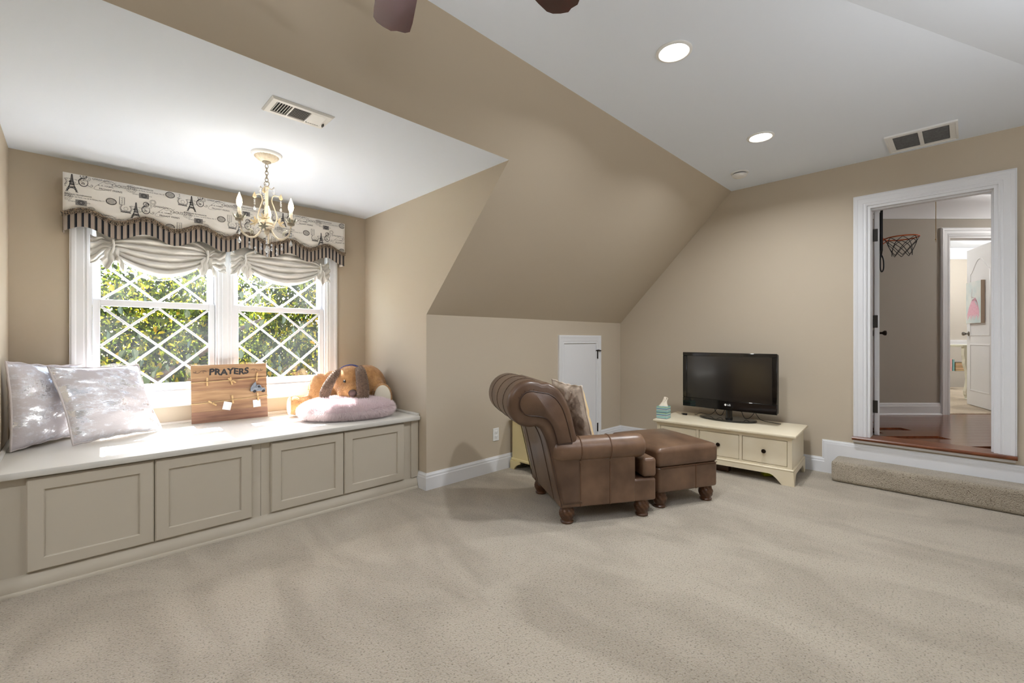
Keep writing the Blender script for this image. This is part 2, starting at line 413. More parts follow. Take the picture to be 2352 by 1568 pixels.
def glass_mat():
    m = bpy.data.materials.new('window_glass'); m.use_nodes = True; t = m.node_tree; t.nodes.clear()
    o = t.nodes.new('ShaderNodeOutputMaterial'); tr = t.nodes.new('ShaderNodeBsdfTransparent'); tr.inputs[0].default_value = (.97, .98, .97, 1)
    gl = t.nodes.new('ShaderNodeBsdfGlossy'); gl.inputs['Roughness'].default_value = .02
    df = t.nodes.new('ShaderNodeBsdfTranslucent'); df.inputs[0].default_value = (.9, .92, .95, 1)
    # constant thin-pane reflection
    m1 = t.nodes.new('ShaderNodeMixShader'); m2 = t.nodes.new('ShaderNodeMixShader')
    tc = t.nodes.new('ShaderNodeTexCoord'); n = t.nodes.new('ShaderNodeTexNoise'); n.inputs['Scale'].default_value = 3; n.inputs['Detail'].default_value = 6
    r = t.nodes.new('ShaderNodeMapRange'); r.inputs[1].default_value = .35; r.inputs[2].default_value = .75; r.inputs[3].default_value = .001; r.inputs[4].default_value = .012
    t.links.new(tc.outputs['Object'], n.inputs['Vector']); t.links.new(n.outputs[0], r.inputs[0]); t.links.new(r.outputs[0], m2.inputs[0])
    m1.inputs[0].default_value = .05; t.links.new(tr.outputs[0], m1.inputs[1]); t.links.new(gl.outputs[0], m1.inputs[2])
    t.links.new(m1.outputs[0], m2.inputs[1]); t.links.new(df.outputs[0], m2.inputs[2]); t.links.new(m2.outputs[0], o.inputs[0])
    return m
M['glass'] = glass_mat()
def crystal_mat():
    m = bpy.data.materials.new('crystal'); m.use_nodes = True; t = m.node_tree; t.nodes.clear()
    o = t.nodes.new('ShaderNodeOutputMaterial'); tr = t.nodes.new('ShaderNodeBsdfTransparent'); gl = t.nodes.new('ShaderNodeBsdfGlossy'); gl.inputs['Roughness'].default_value = .05
    lw = t.nodes.new('ShaderNodeLayerWeight'); lw.inputs[0].default_value = .55; mx = t.nodes.new('ShaderNodeMixShader')
    df = t.nodes.new('ShaderNodeBsdfDiffuse'); df.inputs[0].default_value = (.9, .92, .95, 1); m2 = t.nodes.new('ShaderNodeMixShader'); m2.inputs[0].default_value = .3
    t.links.new(lw.outputs['Facing'], mx.inputs[0]); t.links.new(tr.outputs[0], mx.inputs[1]); t.links.new(gl.outputs[0], mx.inputs[2])
    t.links.new(mx.outputs[0], m2.inputs[1]); t.links.new(df.outputs[0], m2.inputs[2]); t.links.new(m2.outputs[0], o.inputs[0])
    return m
M['crystal'] = crystal_mat()
def leaf_mat():
    m = bpy.data.materials.new('leaf'); m.use_nodes = True; t = m.node_tree; t.nodes.clear()
    o = t.nodes.new('ShaderNodeOutputMaterial'); g = t.nodes.new('ShaderNodeNewGeometry'); r = t.nodes.new('ShaderNodeValToRGB')
    el = r.color_ramp.elements; el[0].position = 0; el[0].color = srgb((22, 30, 14)); el[1].position = .5; el[1].color = srgb((62, 76, 26))
    for p, c in [(.8, (120, 130, 32)), (.93, (172, 160, 42)), (1, (188, 148, 40))]:
        e = el.new(p); e.color = srgb(c)
    d = t.nodes.new('ShaderNodeBsdfDiffuse'); tl = t.nodes.new('ShaderNodeBsdfTranslucent'); mx = t.nodes.new('ShaderNodeMixShader'); mx.inputs[0].default_value = .5
    t.links.new(g.outputs['Random Per Island'], r.inputs[0])
    for n in (d, tl): t.links.new(r.outputs[0], n.inputs[0])
    t.links.new(d.outputs[0], mx.inputs[1]); t.links.new(tl.outputs[0], mx.inputs[2]); t.links.new(mx.outputs[0], o.inputs[0])
    return m
M['leaf'] = leaf_mat()
M['leaf2'] = mat('grey_green_leaf', (74, 86, 62), .5, col2=(56, 70, 46), nscale=10)

# ------------------------------------------------------------------ room dimensions
Xt, Xc, Xl, Xb = 4.8786, 2.0181, -.2805, -3.2
Yk, Yw, Yr, Ybk = 3.0308, 4.0829, 1.712, -2.6
ZC, zk, zd = 2.743, 1.405, 2.370
SL = (ZC-zk)/(Yk-Yr)
Yd = Yk-(zd-zk)/SL
T = .12

def wallbox(name, boxes, m): 
    b = MB()
    for x in boxes: b.box(*x)
    return struct(b.build(name, m, smooth=0))
# floor
struct(MB().box(Xb-T, Xt+T, Ybk-T, Yw+T, -.12, 0).build('floor', M['carpet'], smooth=0))
# TV wall (x = Xt) with door opening
DY0, DY1, DZ0, DZ1 = -.165, .600, .350, 2.352
b = MB(); fn = lambda y, z, h: (h, y, z)
b.prism([(Yk+.0, 0), (Yk, zk), (Yr, ZC), (DY1, ZC), (DY1, 0)], fn, Xt, Xt+T)
b.prism([(DY1, DZ1), (DY1, ZC), (DY0, ZC), (DY0, DZ1)], fn, Xt, Xt+T)
b.prism([(DY1, 0), (DY1, DZ0-.03), (DY0, DZ0-.03), (DY0, 0)], fn, Xt, Xt+T)
b.prism([(DY0, 0), (DY0, ZC), (Ybk, ZC), (Ybk, 0)], fn, Xt, Xt+T)
struct(b.build('wall_right', M['wall'], smooth=0))
# knee walls
b = MB(); b.box(Xc+.1, Xt+T, Yk, Yk+T, 0, zk)
struct(b.build('wall_knee', M['wall'], smooth=0))
struct(MB().box(Xb, Xl-.1, Yk, Yk+T, 0, zk).build('wall_knee_left', M['wall'], smooth=0))
# 45 degree slope with the dormer opening
b = MB(); fx = lambda y, z, h: (h, y, z)
th = .08
def slab(y0, y1): # from y0 (low) to y1 (high)
    z0 = zk+(Yk-y0)*SL; z1 = zk+(Yk-y1)*SL
    return [(y0, z0), (y1, z1), (y1+th, z1+th), (y0+th, z0+th)]
b.prism(slab(Yk, Yd), fx, Xc+.1, Xt+T); b.prism(slab(Yd, Yr), fx, Xc, Xt+T)
b.prism(slab(Yk, Yd), fx, Xb, Xl-.1); b.prism(slab(Yd, Yr), fx, Xb, Xl)
b.prism(slab(Yd, Yr), fx, Xl, Xc)
struct(b.build('wall_slope', M['wall'], smooth=0))
# dormer cheeks
pc = [(Yw, 0), (Yw, zd), (Yd, zd), (Yk, zk), (Yk, 0)]
e_ = .001
pcr = pc
struct(MB().prism(pcr, fn, Xc, Xc+.10).build('wall_dormer_right', M['wall'], smooth=0))
struct(MB().prism(pcr, fn, Xl-.10, Xl).build('wall_dormer_left', M['wall'], smooth=0))
# window wall
WX0, WX1, WZ0, WZ1 = .075, 1.645, .80, 2.06
b = MB(); y0, y1 = Yw, Yw+.14
b.box(Xl-.1, WX0, y0, y1, 0, zd+.1); b.box(WX1, Xc+.1, y0, y1, 0, zd+.1); b.box(WX0, WX1, y0, y1, 0, WZ0); b.box(WX0, WX1, y0, y1, WZ1, zd+.1)
struct(b.build('wall_window', M['wall'], smooth=0))
# dormer ceiling
struct(MB().prism([(Yd, zd), (Yw, zd), (Yw, zd+.09), (Yd+.0, zd+.09)][:2]+[(Yw, zd+.08), (Yd+.08, zd+.08)], fx, Xl, Xc).build('ceiling_dormer', M['ceil'], smooth=0))
# main ceiling with angled fold
def diag_y(x): return .387+(x-2.494)*(-.468)
XF = 1.4
flat = [(Xb, Yr), (Xt+T, Yr), (Xt+T, diag_y(Xt+T)), (XF, diag_y(XF)), (XF, Ybk), (Xb, Ybk)]
struct(MB().prism(flat, lambda x, y, h: (x, y, h), ZC, ZC+.1).build('ceiling', M['ceil'], smooth=0))
GR = .2
def dz(x, y): return ZC + GR*((x-XF)*.4239+(y-diag_y(XF))*.9057)
q = [(XF, diag_y(XF)), (Xt+T, diag_y(Xt+T)), (Xt+T, Ybk), (XF, Ybk)]
b = MB()
vs = [(x, y, dz(x, y)) for x, y in q]+[(x, y, dz(x, y)+.1) for x, y in q]
b.add(vs, [(0,1,2,3), (7,6,5,4), (0,4,5,1), (1,5,6,2), (2,6,7,3), (3,7,4,0)])
struct(b.build('ceiling_fold', M['ceil'], smooth=0))
struct(MB().prism([(diag_y(XF), ZC), (Ybk, ZC), (Ybk, dz(XF, Ybk))], lambda y, z, h: (h, y, z), XF-.02, XF).build('ceiling_fold_end', M['ceil'], smooth=0))
struct(MB().box(Xb-T, Xb, Ybk-T, Yk+T, 0, ZC).build('wall_left', M['wall'], smooth=0))
struct(MB().box(Xb, Xt+T, Ybk-T, Ybk, 0, ZC).build('wall_back', M['wall'], smooth=0))

# ------------------------------------------------------------------ baseboards
BB = [(0, 0), (.016, 0), (.016, .098), (.013, .103), (.013, .118), (.009, .124), (.007, .134), (0, .134)]
AX0, AX1, AZ1 = 3.661, 4.431, 1.25     # access door casing
struct(MB().sweep([(Xc, 3.163, 0), (Xc, Yk, 0), (AX0, Yk, 0)], (0,0,1), BB).build('baseboard_knee', M['trim'], smooth=30))
struct(MB().sweep([(AX1, Yk, 0), (Xt, Yk, 0), (Xt, .905, 0)], (0,0,1), BB).build('baseboard_right', M['trim'], smooth=30))
b = MB(); b.box(Xt-.016, Xt, -.62, .905, 0, .270)
CAP = [(-.005, 0), (-.036, 0), (-.036, .016), (-.030, .013), (-.018, .013), (-.012, .009), (.0, .007), (.0, 0)]
CAP = [(0, 0), (0, .008), (-.008, .009), (-.012, .013), (-.028, .013), (-.034, .0165), (-.034, 0)]
b.sweep([(Xt, .922, .125), (Xt, .922, .297), (Xt, -.62, .297)], (-1, 0, 0), [(-d, h) for d, h in CAP])
struct(b.build('baseboard_step', M['trim'], smooth=30))

# ------------------------------------------------------------------ hall doorway trim, sill, step
CAS = [(0, 0), (0, .012), (.010, .015), (.016, .012), (.022, .012), (.026, .016), (.060, .018), (.066, .022), (.082, .024), (.088, .020), (.092, .020), (.092, 0)]
b = MB()
b.sweep([(Xt, DY0, DZ0+.012), (Xt, DY0, DZ1), (Xt, DY1, DZ1), (Xt, DY1, DZ0+.012)], (-1, 0, 0), CAS)
struct(b.build('trim_1', M['trim'], smooth=30))
b = MB()  # jamb lining with stop
b.box(Xt-.002, Xt+T+.03, DY1-.022, DY1, DZ0+.012, DZ1-.022); b.box(Xt-.002, Xt+T+.03, DY0, DY0+.022, DZ0+.012, DZ1-.022); b.box(Xt-.002, Xt+T+.03, DY0, DY1, DZ1-.022, DZ1)
b.box(Xt+.04, Xt+.08, DY0+.022, DY0+.034, DZ0+.012, DZ1-.034); b.box(Xt+.04, Xt+.08, DY0+.022, DY1-.022, DZ1-.034, DZ1-.022)
struct(b.build('trim_2', M['trim'], smooth=0))
sill = [(-.055, .335), (-.062, .343), (-.062, .352), (-.055, .362), (.165, .362), (.165, .335)]
struct(MB().prism([(Xt+x, z) for x, z in sill], lambda x, z, h: (x, h, z), -.258, .697).build('trim_3', M['nosing'], smooth=30))
struct(MB().prism([(Xt, .308), (Xt-.03, .312), (Xt-.042, .325), (Xt-.046, .334), (Xt, .334)], lambda x, z, h: (x, h, z), -.25, .69).build('trim_4', M['trim'], smooth=30))
st = thing('carpeted_step', 'low carpeted step below the raised hall doorway', 'step', (4.73, .2, 0))
b = MB(); b.rbox((0.004, 0, .0885), (.1265, .61, .0875), .028, n=10)
b.build('tread', M['carpet'], st)

# ------------------------------------------------------------------ access door in the knee wall
r = sroot('door_3', (4.0, Yk, 0), label='small white access door in the knee wall', cat='door')
b = MB(); b.sweep([(AX1-.09-4.0, 0, 0), (AX1-.09-4.0, 0, AZ1-.09), (AX0+.09-4.0, 0, AZ1-.09), (AX0+.09-4.0, 0, 0)], (0, -1, 0), [(d*.98, h) for d, h in CAS])
cs = b.build('door_casing', M['trim'], r, smooth=30)
MB().box(AX0+.093-4, AX1-.093-4, -.010, -.001, .02, AZ1-.096, bev=.002).build('door_slab', M['trim'], r, smooth=30)
for z in (.185, 1.03):
    h = MB().box(.352, .368, -.018, -.010, z-.045, z+.045, bev=.002).tube([(.36, -.022, z-.05), (.36, -.022, z+.05)], .006).build('hinge', M['iron'], r)
MB().tube([(.335, -.014, 1.075), (.36, -.03, 1.08), (.41, -.03, 1.072)], .007, 6).build('latch', M['bronze'], r)
MB().lathe([(0, .03), (.012, .028), (.018, .018), (.012, .008), (.007, 0)], n=12, M=Matrix.Translation((-.2, -.01, .62)) @ Matrix.Rotation(PI/2, 4, 'X')).build('knob', M['bronze'], r)

# ------------------------------------------------------------------ windows
trim = MB()
trim.sweep([(WX1, Yw, WZ0), (WX1, Yw, WZ1), (WX0, Yw, WZ1), (WX0, Yw, WZ0)], (0, -1, 0), CAS)
struct(trim.build('trim_5', M['trim'], smooth=30))
b = MB(); b.box(-.03, 1.75, Yw-.045, Yw+.06, .800, .826, bev=.006)
b.sweep([(1.735, Yw, .800), (-.015, Yw, .800)], (0, -1, 0), [(0, 0), (0, .014), (-.05, .016), (-.06, .022), (-.08, .022), (-.088, .012), (-.088, 0)][::-1])
struct(b.build('trim_6', M['trim'], smooth=30))
MUL0, MUL1 = .800, .900
struct(MB().box(MUL0+.006, MUL1-.006, Yw-.012, Yw+.14, .826, WZ1, bev=.004).box(MUL0+.03, MUL1-.03, Yw-.02, Yw-.012, .826, WZ1, bev=.003).build('trim_7', M['trim'], smooth=30))
def window(name, x0, x1, label):
    r = sroot(name, ((x0+x1)/2, Yw, .826), label=label, cat='window'); w = (x1-x0)/2
    fr = MB()
    for sx in (-1, 1): fr.box(min(sx*w, sx*(w-.018)), max(sx*w, sx*(w-.018)), -.004, .14, 0, WZ1-.826)
    fr.box(-w, w, -.004, .14, WZ1-.826-.018, WZ1-.826); fr.box(-w, w, .02, .16, -.02, .006)
    fr.build('jamb', M['trim'], r, smooth=0)
    w2 = w-.020
    def sash(y, z0, z1, bot, top, sw):
        p = MB(); gx = w2-sw; g0 = z0+bot; g1 = z1-top
        p.box(-w2, -gx, y, y+.032, z0, z1, bev=.003); p.box(gx, w2, y, y+.032, z0, z1, bev=.003)
        p.box(-gx, gx, y, y+.032, z0, g0, bev=.003); p.box(-gx, gx, y, y+.032, g1, z1, bev=.003)
        s_ = p.build('sash', M['trim'], r, smooth=30)
        MB().box(-gx-.004, gx+.004, y+.017, y+.021, g0-.004, g1+.004).build('pane', M['glass'], s_, smooth=0)
        W_, H_ = 2*gx, g1-g0; cz = (g0+g1)/2
        for sg in (1, -1):
            for k in (-1, 0, 1):
                # line x/W + sg*z/H = k/2 in centred coords (both -.5...5)
                pts = []
                for t in (-.5, .5):
                    zz = sg*(k/2-t)
                    if -.5001 <= zz <= .5001: pts.append((t, zz))
                    xx = k/2-sg*t
                    if -.4999 <= xx <= .4999: pts.append((xx, t))
                (ax, az), (bx, bz) = pts[:2]
                A = Vector((ax*W_, 0, az*H_)); B = Vector((bx*W_, 0, bz*H_)); L = (B-A).length
                ang = math.atan2(B.z-A.z, B.x-A.x); mid = (A+B)/2
                Mx = Matrix.Translation((mid.x, y+.010-.001*(sg > 0), mid.z+cz)) @ Matrix.Rotation(-ang, 4, 'Y')
                MB().box(-L/2+.004, L/2-.004, -.006, .006, -.008, .008, bev=.0025, M=Mx).build('muntin', M['trim'], s_, smooth=30)
        return s_
    sash(.018, .008, .652, .052, .045, .038)      # lower
    sash(.056, .610, WZ1-.826-.02, .040, .045, .042)   # upper
    return r
window('window_1', WX0-.002, MUL0+.008, 'double hung window with diamond lattice, on the pillow side')
window('window_2', MUL1-.008, WX1+.002, 'double hung window with diamond lattice, on the plush dog side')

# ------------------------------------------------------------------ window seat
YB = 3.150
def bench_unit(x0, x1, doors, label):
    r = thing('bench_cabinet', label, 'cabinet', ((x0+x1)/2, YB, 0)); cx = (x0+x1)/2
    MB().box(x0-cx, x1-cx, 0, Yw-YB-.004, 0, .549).build('body', M['bench'], r, smooth=0)
    for a, c in doors:
        a -= cx; c -= cx
        z0, z1, sw = .092, .540, .062
        prof = [(0, .004), (0, .016), (.004, .020), (sw-.006, .020), (sw, .012), (sw, .0)]
        p = MB(); p.sweep([(a+sw, 0, z0+sw), (c-sw, 0, z0+sw), (c-sw, 0, z1-sw), (a+sw, 0, z1-sw)], (0, -1, 0), [(d, h) for d, h in prof], closed=True)
        d = p.build('cabinet_door', M['bench'], r, smooth=30)
        MB().box(a+sw-.003, c-sw+.003, -.009, -.001, z0+sw-.003, z1-sw+.003).build('panel', M['bench'], d, smooth=0)
    return r
bench_unit(Xl+.002, .852, [(-.160, .318), (.323, .800)], 'cream two door cabinet of the window seat under the silver pillows')
u2 = bench_unit(.854, Xc-.002, [(.908, 1.386), (1.391, 1.879)], 'cream two door cabinet of the window seat under the pink cushion')
MB().box(1.945-1.435, 2.014-1.435, -.014, 0, .088, .549, bev=.004).build('end_stile', M['bench'], u2, smooth=30)
top = thing('window_bench', 'long painted wooden top of the window seat', 'bench', ((Xl+Xc)/2, 3.6, .55)); cx = (Xl+Xc)/2
MB().box(Xl-cx+.002, Xc-cx-.002, 3.108-3.6, Yw-3.6-.003, 0, .035, bev=.008, seg=2).build('slab', M['benchtop'], top, smooth=40)
QR = [(0, 0), (.016, 0), (.016, .006), (.011, .014), (.004, .018), (0, .018)]
MB().sweep([(Xl-cx+.003, 3.13-3.6, .035), (Xl-cx+.003, Yw-3.6-.004, .035), (Xc-cx-.003, Yw-3.6-.004, .035), (Xc-cx-.003, 3.13-3.6, .035)], (0,0,1), QR).build('edge_trim', M['benchtop'], top, smooth=30)
struct(MB().sweep([(Xl, YB, 0), (Xc-.018, YB, 0)], (0,0,1), [(0, 0), (.030, 0), (.030, .012), (.026, .018), (.020, .018), (.022, .036), (.014, .060), (.006, .074), (.004, .084), (0, .084)]).build('trim_8', M['bench'], smooth=40))

# ------------------------------------------------------------------ exterior: lawn and trees
struct(MB().box(-14, 22, Yw+.3, 30, -3.2, -3.0).build('ground_lawn', M['grass'], smooth=0))
def leaf_shape(L, w):
    return [(0, 0, 0), (L*.35, w/2, .012), (L*.75, w*.36, 0), (L, 0, -.02), (L*.75, -w*.36, 0), (L*.35, -w/2, .012)], [(0, 1, 2, 3), (0, 3, 4, 5)]
def foliage(n, region, dens, size):
    mb = MB(); k = 0
    (x0, x1), (ya, yb), (z0, z1) = region
    V = []; F = []
    while k < n:
        p = Vector((random.uniform(x0, x1), random.uniform(ya, yb), random.uniform(z0, z1)))
        if not dens(p): k += .25; continue
        L = random.uniform(*size); vs, fs = leaf_shape(L, L*.62)
        Mx = Matrix.Translation(p) @ Matrix.Rotation(random.uniform(0, 2*PI), 4, 'Z') @ Matrix.Rotation(random.uniform(-.3, 1.4), 4, 'Y') @ Matrix.Rotation(random.uniform(-1, 1), 4, 'X')
        o = len(V); V += [tuple(Mx @ Vector(q)) for q in vs]; F += [tuple(i+o for i in f) for f in fs]; k += 1
    mb.v, mb.f = V, F
    return mb
def dens1(p):
    if noise.noise(p*.8) < -.42: return False
    lim = 2.05+.7*noise.noise(Vector((p.x*.7, 3, 0)))+max(0, p.x-1.0)*.9
    return p.z < lim or (random.random() < .35)
tr = thing('tree', 'leafy tree with yellow green leaves and dark branches outside the window', 'tree', (1.6, 9.2, -3.0))
fo = foliage(150000, ((-3.5-1.6, 9-1.6), (7.4-9.2, 10.4-9.2), (1.2, 6.4)), lambda p: dens1(p+Vector((1.6, 9.2, -3))), (.05, .105)).build('foliage', M['leaf'], tr, smooth=0, recalc=False); fo['kind'] = 'stuff'
MB().tube([(.4, .3, 0), (.3, .2, 1.4), (.05, .1, 2.8), (-.1, .0, 3.6), (.1, .1, 5.0)], [.2, .17, .14, .11, .06], 10).build('trunk', M['bark'], tr, smooth=60)
MB().tube([(-1.0, -1.5, 3.6), (-.7, -1.6, 3.75), (-.35, -1.7, 3.98), (-.05, -1.75, 4.25), (.4, -1.8, 4.5)], [.028, .042, .04, .032, .02], 8).build('branch', M['bark'], tr, smooth=60)
MB().tube([(-.75, -1.5, 3.1), (-.72, -1.55, 3.45), (-.80, -1.55, 3.70)], [.015, .022, .03], 8).build('branch', M['bark'], tr, smooth=60)
lv = None
for i in range(110):
    x = random.uniform(.1, 2.6); y = random.uniform(6.2, 7.3); z = random.choice([random.uniform(.35, 1.1), random.uniform(.6, 1.9)])
    if lv is None:
        vs, fs = leaf_shape(.12, .075); lv = MB().add(vs, fs).build('leaf', M['leaf2'], tr, smooth=0, recalc=False); o = lv
    else: o = copy_obj(lv, tr)
    o.location = (x-1.6, y-9.2, z+3.0); o.rotation_euler = (random.uniform(-.5, .5), random.uniform(.9, 1.7), random.uniform(0, 6.28)); s_ = random.uniform(.7, 1.15); o.scale = (s_, s_, s_)
t2 = thing('tree', 'deep green tree standing far behind the leafy tree outside', 'tree', (3.0, 15, -3.0))
fo = foliage(16000, ((-8, 12), (-1.5, 1.5), (0, 5.2)), lambda p: noise.noise(p*.5) > -.25 and p.z < 4.6+1.2*noise.noise(Vector((p.x*.5, 1, 0)))+max(0,p.x)*.1, (.14, .26)).build('foliage', M['leaf'], t2, smooth=0, recalc=False); fo['kind'] = 'stuff'
MB().tube([(0, 0, 0), (.1, 0, 2), (0, .1, 4.4)], [.25, .2, .1], 10).build('trunk', M['bark'], t2, smooth=60)

# ------------------------------------------------------------------ recessed lights
def area(name, loc, w, size, col=(.94, .97, 1), rot=(0,0,0), spread=160, shape='DISK'):
    d = bpy.data.lights.new(name, 'AREA'); d.shape = shape; d.size = size; d.energy = w; d.color = col; d.spread = math.radians(spread)
    o = bpy.data.objects.new(name, d); C.objects.link(o); o.location = loc; o.rotation_euler = rot; return o
def point(name, loc, w, rad, col=(1, .9, .78)):
    d = bpy.data.lights.new(name, 'POINT'); d.energy = w; d.shadow_soft_size = rad; d.color = col
    o = bpy.data.objects.new(name, d); C.objects.link(o); o.location = loc; return o
def can(x, y, label, first=None):
    if first is None:
        r = thing('recessed_light', label, 'light', (x, y, ZC), group='recessed ceiling lights')
        MB().lathe([(.093, 0), (.093, -.004), (.088, -.008), (.078, -.009), (.072, -.004), (.072, 0)], n=36).build('trim_ring', M['plastic'], r, smooth=40)
        MB().lathe([(0, -.010), (.05, -.009), (.0715, -.004), (.0715, 0)], n=32).build('lens', M['lens'], r, smooth=180)
    else:
        r = copy_tree(first); r.location = (x, y, ZC); r['label'] = label
    area('can_lamp', (x, y, ZC-.014), CAN_W, .13)
    return r
c0 = can(2.289, 1.095, 'lit recessed ceiling light between the fan and the smoke detector, farther from the detector')
can(3.723, 1.095, 'lit recessed ceiling light beside the smoke detector', c0)
can(-.7, 1.095, 'added unseen recessed ceiling light beyond the ceiling fan', c0)  # this can and the next are added out of view for more light
can(-2.1, 1.095, 'added unseen recessed ceiling light near the far end wall', c0)

# ------------------------------------------------------------------ smoke detector
r = thing('smoke_detector', 'round white smoke detector on the ceiling', 'smoke detector', (4.383, 1.465, ZC))
MB().lathe([(.074, 0), (.074, -.008), (.066, -.012)], n=32).build('base', M['plastic'], r)
MB().lathe([(.058, -.012), (.058, -.022)], n=32).build('slot_band', M['slot'], r)
MB().lathe([(.064, -.020), (.064, -.028), (.052, -.042), (.03, -.046), (0, -.046)], n=32).build('cover', M['plastic'], r)

# ------------------------------------------------------------------ supply vent (dormer) and return vent
r = thing('supply_vent', 'white ceiling register with three louver banks above the window seat', 'vent', (.828, 2.405, zd))
def lin(a, b, n): return [a+(b-a)*i/(n-1) for i in range(n)]
p = MB(); hw, hd = .150, .088
p.sweep([(-hw+.03, -hd+.03, 0), (-hw+.03, hd-.03, 0), (hw-.03, hd-.03, 0), (hw-.03, -hd+.03, 0)], (0, 0, -1), [(0, 0), (0, .010), (.022, .010), (.03, .003), (.03, 0)], closed=True)
p.box(-.046, -.040, -hd+.03, hd-.03, -.010, -.001); p.box(.044, .050, -hd+.03, hd-.03, -.010, -.001)
p.build('frame', M['plastic'], r, smooth=30)
MB().box(-hw+.03, hw-.03, -hd+.03, hd-.03, -.003, -.0005).build('backing', M['slot'], r, smooth=0)
for x in lin(-.114, -.054, 6):
    MB().box(-.0035, .0035, -hd+.032, hd-.032, -.0006, .0006, M=Matrix.Translation((x, 0, -.0065)) @ Matrix.Rotation(-.6, 4, 'Y')).build('louver', M['plastic'], r, smooth=0)
for y in lin(-.052, .052, 12):
    MB().box(-.038, .042, -.005, .005, -.0006, .0006, M=Matrix.Translation((0, y, -.0065)) @ Matrix.Rotation(.5, 4, 'X')).build('louver', M['plastic'], r, smooth=0)
for x in lin(.058, .114, 6):
    MB().box(-.0065, .0065, -hd+.032, hd-.032, -.0006, .0006, M=Matrix.Translation((x, 0, -.0065)) @ Matrix.Rotation(.5, 4, 'Y')).build('louver', M['plastic'], r, smooth=0)
MB().box(.126, .132, .01, .03, -.022, -.008).build('damper_lever', M['iron'], r, smooth=0)

r = thing('return_vent', 'large white return air grille near the doorway ceiling', 'vent', (4.60, .241, ZC))
p = MB(); hw, hd = .195, .205
p.sweep([(-hw+.045, -hd+.05, 0), (-hw+.045, hd-.05, 0), (hw-.045, hd-.05, 0), (hw-.045, -hd+.05, 0)], (0, 0, -1), [(0, 0), (0, .010), (.03, .012), (.034, .016), (.045, .012), (.045, 0)], closed=True)
p.box(-hw+.045, hw-.045, -.012, .012, -.012, -.002)
p.build('frame', M['plastic'], r, smooth=30)
MB().box(-hw+.045, hw-.045, -hd+.05, hd-.05, -.003, -.0005).build('filter', M['ventgrey'], r, smooth=0)
for sgn in (-1, 1):
    for x in lin(-hw+.055, hw-.055, 20):
        MB().box(-.0055, .0055, -.068, .068, -.0006, .0006, M=Matrix.Translation((x, sgn*.083, -.007)) @ Matrix.Rotation(.7, 4, 'Y')).build('fin', M['ventgrey'], r, smooth=0)

# ------------------------------------------------------------------ ceiling fan
FX, FY = .60, .915
r = thing('ceiling_fan', 'dark mahogany ceiling fan with wavy tipped blades', 'fan', (FX, FY, ZC))
MB().lathe([(.075, 0), (.075, -.01), (.05, -.05), (.014, -.06), (.014, -.14), (.05, -.15), (.11, -.18), (.125, -.24), (.12, -.30), (.08, -.33), (.05, -.36), (.05, -.40)], n=28).build('motor', M['bronze'], r)
ol = [(.16, -.045), (.22, -.058), (.58, -.068), (.632, -.066), (.648, -.05), (.655, -.02), (.668, .0), (.662, .03), (.650, .055), (.63, .068), (.58, .07), (.22, .058), (.16, .045)]
b0 = None
for k in range(6):
    if b0 is None:
        b0 = MB().prism(ol, lambda x, y, h: (x, y, h), -.005, .005).build('blade', M['fanwood'], r, smooth=0); o = b0
        ir = MB().box(.08, .22, -.015, .015, -.012, -.004, bev=.003).build('blade_arm', M['bronze'], o)
    else: o = copy_tree(b0, r)
    o.location = (0, 0, -.363); o.rotation_euler = (math.radians(9), 0, math.radians(67-60*k))
MB().lathe([(.05, -.40), (.03, -.43), (.012, -.44), (.012, -.47)], n=16).build('added_bowl_stem', M['bronze'], r)  # stem and bowl added to hold an uplight, out of view
MB().lathe([(0, -.545), (.08, -.535), (.15, -.505), (.175, -.47), (.172, -.468), (.147, -.500), (.08, -.528), (0, -.538)], n=32).build('added_light_bowl', M['bronze'], r, smooth=60)
area('added_fan_uplight', (FX, FY, ZC-.475), FAN_W, .30, (.96, .98, 1), rot=(PI, 0, 0), spread=178)  # added upward light to brighten the ceiling around the fan

# ------------------------------------------------------------------ chandelier
cyaw = math.radians(YAW)
RV = Vector((math.sin(cyaw), -math.cos(cyaw), 0)); FV = Vector((math.cos(cyaw), math.sin(cyaw), 0))
ch = thing('chandelier', 'small cream chandelier with three candle bulbs, enamel flowers and crystal drops', 'chandelier', (.868, 3.083, zd))
MB().lathe([(.088, 0), (.088, -.006), (.083, -.014), (.072, -.018)], n=36).build('ceiling_plate', M['plastic'], ch)
MB().lathe([(.070, -.016), (.064, -.026), (.048, -.040), (.025, -.050)], n=120, mod=lambda a, t: 1+.035*math.cos(24*a)).build('canopy', M['chand'], ch, smooth=60)
MB().lathe([(.025, -.048), (.026, -.054), (.014, -.060), (.006, -.066)], n=16).build('canopy_nut', M['chandgrey'], ch)
for k in range(5):
    z = -.078-.021*k; pts = []
    for j in range(12):
        a = 2*PI*j/12; u, w = .0085*math.cos(a), .015*math.sin(a)
        pts.append((u, 0, z+w) if k % 2 == 0 else (0, u, z+w))
    MB().tube(pts, .0022, 6, closed=True).build('chain_link', M['chandgrey'], ch)
pts = [(.016*math.cos(2*PI*j/16)*RV.x, .016*math.cos(2*PI*j/16)*RV.y, -.188+.016*math.sin(2*PI*j/16)) for j in range(16)]
MB().tube(pts, .0025, 6, closed=True).build('top_ring', M['chandgrey'], ch)
MB().lathe([(.004, -.2), (.014, -.205), (.016, -.212), (.009, -.220), (.0095, -.235), (.0095, -.37), (.012, -.374), (.015, -.38), (.012, -.386), (.018, -.395), (.036, -.425), (.038, -.435), (.03, -.445), (.045, -.455), (.042, -.465), (.02, -.472), (.012, -.485), (.016, -.492), (.01, -.505), (0, -.512)], n=20).build('column', M['chand'], ch)
def drop_mesh(L, w):
    return MB().lathe([(0, 0), (w*.35, -L*.25), (w, -L*.68), (w*.6, -L*.92), (0, -L)], n=8)
